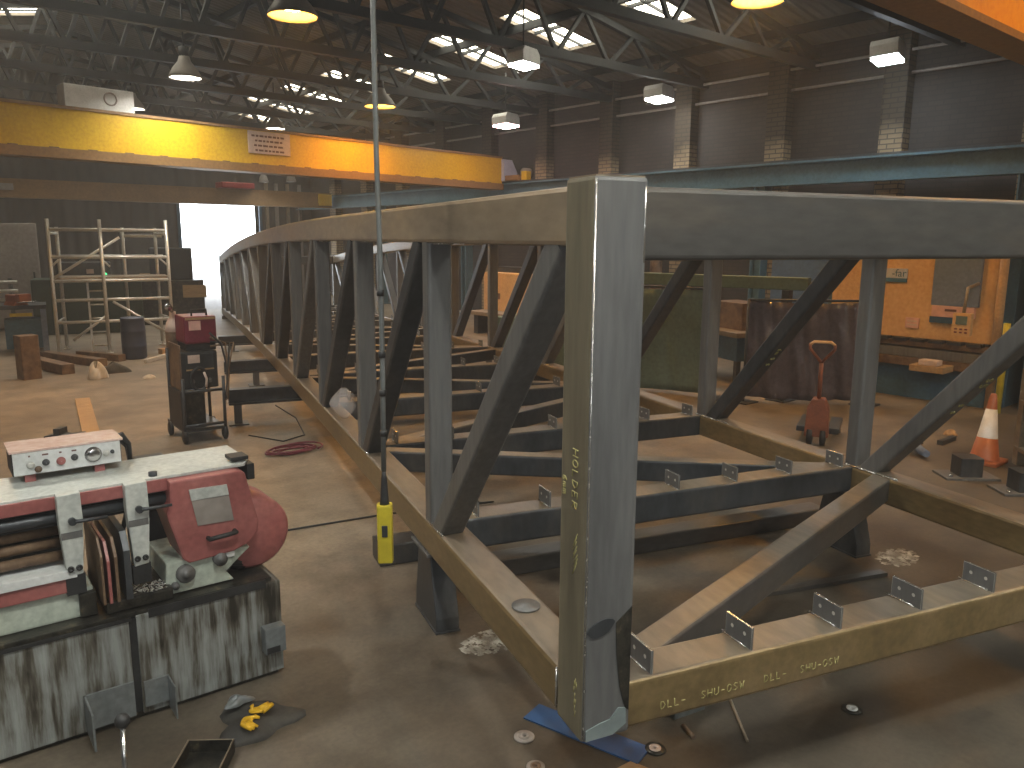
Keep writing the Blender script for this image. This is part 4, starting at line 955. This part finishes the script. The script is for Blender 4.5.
def dust(name, lab, loc, s):
    m, t_, b_ = nt(name+'_mat'); b_.inputs['Roughness'].default_value = .9
    tc = t_.nodes.new('ShaderNodeTexCoord'); n = t_.nodes.new('ShaderNodeTexNoise'); n.inputs['Scale'].default_value = 14; n.inputs['Detail'].default_value = 5
    t_.links.new(tc.outputs['Object'], n.inputs['Vector']); cr = t_.nodes.new('ShaderNodeValToRGB'); cr.color_ramp.elements[0].position = .45; cr.color_ramp.elements[0].color = (.2,.19,.16,1); cr.color_ramp.elements[1].position = .7; cr.color_ramp.elements[1].color = (.55,.55,.5,1)
    t_.links.new(n.outputs['Fac'], cr.inputs['Fac']); t_.links.new(cr.outputs['Color'], b_.inputs['Base Color'])
    rnd = random.Random(len(lab)); mb = MB()
    for _ in range(260):
        a, q = rnd.uniform(0,6.28), rnd.random()**.6
        x, y, h = s*q*math.cos(a), s*.6*q*math.sin(a), rnd.uniform(.002,.006)
        w_ = rnd.uniform(.004,.012)
        mb._faces([(x-w_,y-w_,.0005),(x+w_,y-w_,.0005),(x+w_,y+w_,.0005),(x-w_,y+w_,.0005),(x,y,h)], [(0,1,4),(1,2,4),(2,3,4),(3,0,4)])
    o = tag(mb.build('grinding_dust', m), lab, 'dust', None, 'stuff'); o.location = loc
dust('dust_a', 'pale grinding dust on the floor beside the left stool', Tw(1.22,3.08), .16)
dust('dust_b', 'pale grinding dust on the floor beside the right stool', Tw(3.72,3.10), .16)
# ---------------------------------------------------------------- right side: press brake along the wall
t = thing('press_brake', 'cream and blue-grey press brake machine standing before the right brick wall', 'press brake', (9.3,3.9,0))
def L(y, z, x=9.3): return (x-9.3, y-3.9, z)
def bx(x0,x1,y0,y1,z0,z1,name,m,par=None,bev=.004): return MB().box(x0-9.3,x1-9.3,y0-3.9,y1-3.9,z0,z1,bev).build(name, m, par or t)
bx(9.42,10.3,3.12,4.95,.69,1.86,'upper_beam',M['cream_paint'],None,.01)
bx(9.38,9.43,3.27,3.76,1.08,1.84,'side_cover',M['blue_grey'],None,.006)
pk = bx(9.37,9.43,3.30,3.74,.955,1.078,'name_panel',M['pink_label'],None,.003)
MB().box(.066,.07,-.42,-.30,1.02,1.045).build('panel_lettering', M['ink'], pk)
bx(9.38,9.43,3.45,3.76,.885,.955,'cover_foot',M['blue_dark'],None,.003)
lp = bx(9.405,9.42,4.06,4.40,1.36,1.47,'logo_plate',M['pale_blue_plate'],None,.002)
bx(9.403,9.42,4.06,4.40,1.315,1.36,'logo_band',M['blue_ink'],lp,.001)
text('logo_lettering', '-far', .12, M['blue_ink'], lp, frame((.103,.25,1.415),(0,-1,0),(0,0,1)))
wp = bx(9.405,9.42,3.88,4.03,.80,.92,'warning_plate',M['pink_label'],None,.002)
for a in (.83,.87): bx(9.402,9.406,3.90,4.01,a,a+.02,'warning_lettering',M['sign_pale'],wp,0)
for k in range(9):
    y = 3.18+.2*k
    bx(9.33,9.44,y,y+.15,.655,.69,'tool_clamp',M['steel_dark'],None,.003)
bx(9.36,9.42,3.12,4.9,.60,.66,'punch',M['brown_iron'],None,.003)
bx(9.32,9.55,3.12,4.95,.48,.58,'die_bed',M['steel'],None,.004)
bx(9.30,9.60,3.10,4.98,.38,.475,'lower_beam',M['brown_iron'],None,.004)
bx(9.38,9.75,3.05,5.02,.0,.38,'apron',M['blue_dark'],None,.006)
bx(9.6,10.9,2.98,3.12,.0,1.9,'side_frame',M['blue_dark'],None,.006); bx(9.6,10.9,4.95,5.09,.0,1.9,'side_frame',M['blue_dark'],None,.006)
pd = bx(9.02,9.10,3.20,3.38,.80,1.04,'control_pod',M['cream_paint'],None,.006)
bx(9.012,9.022,3.235,3.345,.92,1.01,'pod_screen',plain('grey_green_screen',(.16,.22,.2),.25),pd,.002)
for a in range(3):
    for b in range(2): bx(9.010,9.022,3.225+.05*a,3.25+.05*a,.83+.035*b,.845+.035*b,'pod_key',M['wine'],pd,.001)
MB().tube([L(3.29,1.04,9.06),L(3.29,1.30,9.1),L(3.29,1.34,9.4)], .018, 8).build('pod_arm', M['steel_tan'], t)
bk = bx(9.02,9.30,3.42,3.78,.37,.44,'back_stop_tray',M['wood'],None,.006)
bx(9.05,9.2,3.50,3.70,.44,.50,'hand_tool',M['sign_pale'],bk,.01)
MB().tube([L(3.05,.0,9.35),L(3.05,2.0,9.35)], .045, 10).build('guard_post', M['card'], t)
MB().tube([L(2.93,.0,9.25),L(2.93,.95,9.25)], .035, 10).build('guard_post', M['yellow'], t)
MB().tube([L(4.85,.55,9.25),L(4.85,.66,9.25)], .02, 8).build('guide_pin', M['chrome'], t)
# cupboard behind the guard post
t = thing('tool_cupboard', 'dark blue tool cupboard with hanging lamp parts right of the press brake', 'cupboard', (9.9,2.35,0))
MB().box(-.3,.5,-.45,.5,0,1.75,.01).build('body', M['blue_dark'], t)
MB().box(-.32,-.30,-.42,.03,.1,1.7).build('door', M['blue_dark'], t); MB().box(-.32,-.30,.06,.47,.1,1.7).build('door', M['blue_dark'], t)
MB().tube([(-.34,.3,1.38),(-.36,.3,1.28),(-.34,.3,1.02)], [.03,.02,.012], 8).build('hanging_tool', M['galv'], t)
# ---------------------------------------------------------------- welding screens
def sheet(name, m, label, cat, a, b, z0, z1, amp, nf, rail=True):
    a, b = V(*a,0), V(*b,0); d = b-a; n = V(-d.y,d.x,0).normalized()
    t = thing(name, label, cat, a+d*.5)
    c = a+d*.5
    MB().grid(lambda s,q: tuple(a+d*s-c+n*(amp*math.sin(nf*s*2*PI+1.3*math.sin(4*q))*(1-.35*q)+.4*amp*math.sin(nf*2.7*s*2*PI+5*q)+.3*amp*math.sin(9*q+7*s))+V(0,0,z0+(z1-z0)*q+.012*math.sin(5*s+2))), 70, 14).build('curtain_sheet', m, t, solid=.004)
    for s in (0,1):
        p = a+d*s-c
        MB().tube([p,p+V(0,0,z1+.03)], .016, 8).box(p.x-.12,p.x+.12,p.y-.12,p.y+.12,0,.015).build('screen_post', M['steel_dark'], t)
    MB().tube([a-c+V(0,0,z1+.02),b-c+V(0,0,z1+.02)], .014, 8).build('screen_rail', M['steel_dark'], t)
    return t
sheet('welding_screen', M['green_canvas'], 'large dull green canvas welding screen seen through the frame', 'welding screen', (6.95,7.35), (7.55,5.30), .04, 1.22, .02, 3)
sheet('welding_curtain', M['maroon'], 'shiny dark maroon plastic welding curtain behind the pallet truck', 'welding curtain', (7.62,4.95), (8.55,4.02), .05, 1.12, .045, 3)
tag(MB().bar((7.35,7.7,1.31),(8.15,4.55,1.31), .12, .14, (0,0,1), .01).build('screen_beam', M['green_canvas']), 'dull grey-green square beam running above the green welding screen', 'beam')
t = thing('beam_stand', 'dark post carrying the end of the grey-green beam behind the maroon curtain', 'post', (8.05,4.75,0))
MB().bar((0,0,0),(0,0,1.238), .09, .09, (0,1,0), .008).build('post', M['steel_dark'], t); MB().box(-.12,.12,-.12,.12,0,.012).build('base_plate', M['steel_dark'], t)
t = thing('beam_stand', 'post carrying the far end of the grey-green beam', 'post', (7.42,7.45,0))
MB().bar((0,0,0),(0,0,1.238), .09, .09, (0,1,0), .008).build('post', M['steel_dark'], t); MB().box(-.12,.12,-.12,.12,0,.012).build('base_plate', M['steel_dark'], t)
M['cup_blue'] = noise_mat('dull_blue_enamel', [(.07,.13,.27), (.09,.17,.33)], 3, .5)
t = thing('wall_cupboard', 'dull blue tall cupboard behind the maroon curtain beside the press brake', 'cupboard', (10.6,6.0,0))
MB().box(-.3,.4,-.62,.35,0,1.9,.01).build('body', M['cup_blue'], t); MB().box(-.32,-.30,-.6,.33,.1,1.85).build('door', M['cup_blue'], t)
t = thing('shelf_unit', 'low blue machine stand with a brown box seen between green screen and maroon curtain', 'machine stand', (8.9,5.9,0), math.radians(-20))
MB().box(-.35,.35,-.45,.45,.30,.60,.01).build('body', M['blue_dark'], t); MB().box(-.4,.4,-.5,.5,.60,.66,.005).build('top', M['steel_tan'], t)
for sx in (-.3,.3):
    for sy in (-.4,.4): MB().box(sx-.03,sx+.03,sy-.03,sy+.03,0,.30).build('leg', M['steel_dark'], t)
o = tag(MB().box(-.2,.2,-.3,.3,0,.34,.006).build('storage_box', M['brown_iron']), 'brown box on the low blue machine stand', 'box'); o.location = (8.92,5.92,.66); o.rotation_euler = (0,0,-.3)
# ---------------------------------------------------------------- machines seen through the left truss, right back
t = thing('guillotine', 'cream sheet-metal guillotine with dark markings along the right wall', 'guillotine', (9.7,10.6,0))
MB().box(-.1,.6,-1.5,1.5,.42,1.15,.02).build('body', M['cream_paint'], t)
for y in (-.9,-.3,.4,1.0): MB().box(-.115,-.10,y,y+.09,.75+.1*math.sin(y*5),.86+.1*math.sin(y*5),.002).build('hold_down', M['ink'], t)
MB().box(-.5,-.1,-1.5,1.5,.36,.43,.006).build('table', M['cabinet_grey'], t)
for y in (-1.4,1.3): MB().box(-.4,.4,y,y+.12,0,.36).build('leg', M['steel_dark'], t)
MB().box(.1,.5,-1.5,1.5,1.15,1.25).build('top_beam', M['steel_dark'], t)
t = thing('air_ducting', 'dull brown ducting and shelf above the cream guillotine', 'ducting', (11.2,10.4,0))
MB().tube([(0,1.4,0),(0,1.4,1.45),(0,1.2,1.6),(0,-1.0,1.6),(0,-1.2,1.45),(0,-1.2,0)], .11, 12).build('duct', M['brown_iron'], t)
MB().box(-.2,.2,-1.0,1.2,1.85,1.9).tube([(0,.8,1.55),(0,.8,1.86)], .02, 6).build('shelf', M['cabinet_grey'], t)
t = thing('gas_bottle', 'red gas bottle standing before the cream guillotine', 'gas bottle', (8.75,9.35,0))
MB().lathe([(.001,0),(.11,0),(.12,.03),(.12,.55),(.09,.63),(.04,.67),(.04,.72),(.001,.72)], 18).build('cylinder', M['red_paint'], t)
MB().lathe([(.001,.72),(.025,.72),(.025,.78),(.001,.78)], 10).build('valve', M['chrome'], t)
t = thing('storage_bin', 'olive-green storage bin on the floor before the cream guillotine', 'bin', (8.45,9.85,0), .2)
MB().prism([(-.2,0),(.2,0),(.25,.5),(-.25,.5)], 'y', -.2, .2, .01).build('bin_body', M['green_canvas'], t); MB().box(-.26,.26,-.22,.22,.5,.53).build('rim', M['green_canvas'], t)
tag(MB().box(-.35,.35,-.25,.25,0,.06,.01).build('scrap_sheet', M['wine']), 'dark red sheet offcut lying on the floor inside the frame', 'sheet offcut').location = (6.4,7.9,0)
# ---------------------------------------------------------------- pallet truck
M['truck_orange'] = noise_mat('scuffed_orange_enamel', [(.15,.05,.03), (.26,.085,.04)], 9, .5)
t = thing('pallet_truck', 'orange hand pallet truck parked before the maroon curtain', 'pallet truck', (6.50,3.46,0), math.radians(-66))
MB().prism([(-.10,.08),(.10,.08),(.09,.34),(.05,.42),(-.05,.42),(-.09,.34)], 'y', -.06, .08, .012).build('pump_body', M['truck_orange'], t)
MB().tube([(0,0,.40),(0,-.03,.60),(0,-.04,.74)], .018, 8).build('tiller', M['truck_orange'], t)
MB().tube([(0,-.04,.74),(-.10,-.045,.86),(-.10,-.045,.90)], .013, 8).tube([(0,-.04,.74),(.10,-.045,.86),(.10,-.045,.90)], .013, 8).build('tiller_fork', M['truck_orange'], t)
MB().tube([(-.10,-.045,.895),(-.07,-.045,.92),(.07,-.045,.92),(.10,-.045,.895)], .013, 8).build('handle', M['cream_paint'], t)
for sx in (-.055,.055):
    MB().lathe([(.001,-.025),(.06,-.025),(.085,-.02),(.085,.02),(.06,.025),(.001,.025)], 18, Matrix.Translation((sx,0,.086)) @ Matrix.Rotation(PI/2,4,'Y')).build('steer_wheel', M['black'], t)
for sx in (-.13,.13):
    f_ = MB().box(sx-.05,sx+.05,.08,.62,.09,.14,.008).build('fork', M['steel_dark'], t)
    MB().lathe([(.001,-.04),(.04,-.04),(.04,.04),(.001,.04)], 12, Matrix.Translation((sx,.55,.041)) @ Matrix.Rotation(PI/2,4,'Y')).build('load_roller', M['black'], f_)
# ---------------------------------------------------------------- cone, base-plated stubs, rack leg and oddments at the right
t = thing('traffic_cone', 'orange traffic cone with a white sleeve at the right edge', 'traffic cone', (7.06,2.29,0)); t.scale = (.86,.86,.95)
cm = Matrix.Rotation(math.radians(6),4,'Y')
MB().box(-.16,.16,-.16,.16,0,.035,.01).build('base', M['orange_plastic'], t)
MB().lathe([(.135,.03),(.12,.06),(.088,.22),(.001,.22)], 20, cm).build('cone_body', M['orange_plastic'], t)
MB().lathe([(.048,.46),(.03,.58),(.02,.60),(.001,.60)], 20, cm).build('cone_tip', M['orange_plastic'], t)
MB().lathe([(.089,.215),(.049,.465),(.001,.465)], 20, cm).build('reflective_sleeve', plain('white_sleeve',(.85,.86,.86),.4), t)
def stub(label, x, y, rz):
    t = thing('post_base', label, 'post base', (x,y,0), rz, 'stub posts on base plates')
    MB().box(-.20,.20,-.12,.12,0,.018,.003).build('base_plate', M['steel'], t)
    q = MB().bar((0,0,.018),(0,0,.16), .17, .17, (0,1,0), .015).build('stub', M['steel_dark'], t)
    MB().lathe([(.001,0),(.014,0),(.014,.012),(.001,.014)], 8, Matrix.Translation((-.15,-.07,.018))).build('bolt', M['chrome'], t)
stub('dark stub post on a floor base plate, the whole one left of the cone', 6.50,2.22,-.75)
stub('dark stub post on a floor base plate, cut by the right edge', 6.42,1.80,-.75)
t = thing('timber_rack', 'pale timber rack with dark blue bins at the right edge', 'rack', (7.22,1.62,0), math.radians(-50))
for x, y in ((-.35,-.2),(.4,-.2),(-.35,.3),(.4,.3)):
    MB().bar((x,y,0),(x,y,.78), .085, .085, (0,1,0), .004).build('leg', M['steel_tan'], t)
for z in (.12,.50): MB().box(-.4,.45,-.22,.32,z,z+.03,.002).build('shelf_board', M['steel_tan'], t)
for k, z in enumerate((.15,.53)):
    o = tag(MB().box(-.28,.32,-.14,.22,0,.30 if k == 0 else .2,.015).build('storage_bin', M['blue_dark']), ['dark blue bin on the lower shelf of the pale rack','dark blue bin on the upper shelf of the pale rack'][k], 'bin', 'bins on the pale rack'); o.location = (7.22,1.62,z+.002); o.rotation_euler = (0,0,math.radians(-50))
t = thing('angle_grinder', 'dark angle grinder with a bright guard lying on the floor right of the frame', 'angle grinder', (6.85,2.72,0), .8)
MB().tube([(-.14,0,.05),(-.02,0,.05),(.06,0,.06)], [.03,.035,.04], 10).build('body', M['blue_grey'], t); MB().lathe([(.001,0),(.06,0),(.06,.01),(.001,.012)], 16, Matrix.Translation((.08,0,.085))).build('guard', M['chrome'], t); MB().tube([(.05,0,.07),(.05,.12,.085)], .016, 8).build('side_handle', M['wine'], t)
tag(MB().bar((7.35,2.75,.02),(7.65,2.75,.02), .05, .04).build('flat_offcut', M['steel_dark']), 'dark steel offcut on the floor beside the traffic cone', 'steel offcut')
lump('paper_scrap', 'card', 'pale scrap of paper on the floor left of the cone', 'paper', (7.85,2.85,0), .07,.05,.04, 14)


# thin welding smoke hanging in the shop
vm = bpy.data.materials.new('thin_welding_haze'); vm.use_nodes = True; tr = vm.node_tree
for q in list(tr.nodes):
    if q.type != 'OUTPUT_MATERIAL': tr.nodes.remove(q)
vsn = tr.nodes.new('ShaderNodeVolumeScatter'); vsn.inputs['Color'].default_value = (.95,.92,.88,1); vsn.inputs['Density'].default_value = .0055; vsn.inputs['Anisotropy'].default_value = .35
tr.links.new(vsn.outputs[0], [q for q in tr.nodes if q.type == 'OUTPUT_MATERIAL'][0].inputs['Volume'])
hz = tag(MB().box(XL-.6,XR+.6,YN-.6,YF+.6,-.5,6.8).build('haze', vm), 'thin grey welding haze filling the shop', 'haze', None, 'stuff')
# the camera's own flash
fl = bpy.data.lights.new('camera_flash','SPOT'); fl.energy = 26; fl.spot_size = math.radians(95); fl.spot_blend = .8; fl.shadow_soft_size = .03; fl.color = (.93,.96,1)
fo = bpy.data.objects.new('camera_flash', fl); COL.objects.link(fo); fm = mw.copy(); fm.translation = mw @ V(-.05,.06,0); fo.matrix_world = fm
# ---------------------------------------------------------------- light outside, and exposure
w = bpy.data.worlds.new('world'); SC.world = w; w.use_nodes = True
bg = w.node_tree.nodes['Background']; bg.inputs['Color'].default_value = (.86,.93,1,1); bg.inputs['Strength'].default_value = 5.0
SC.view_settings.view_transform = 'Standard'; SC.view_settings.look = 'None'
SC.view_settings.exposure = 0.62; SC.view_settings.gamma = 1.0; SC.view_settings.use_curve_mapping = False
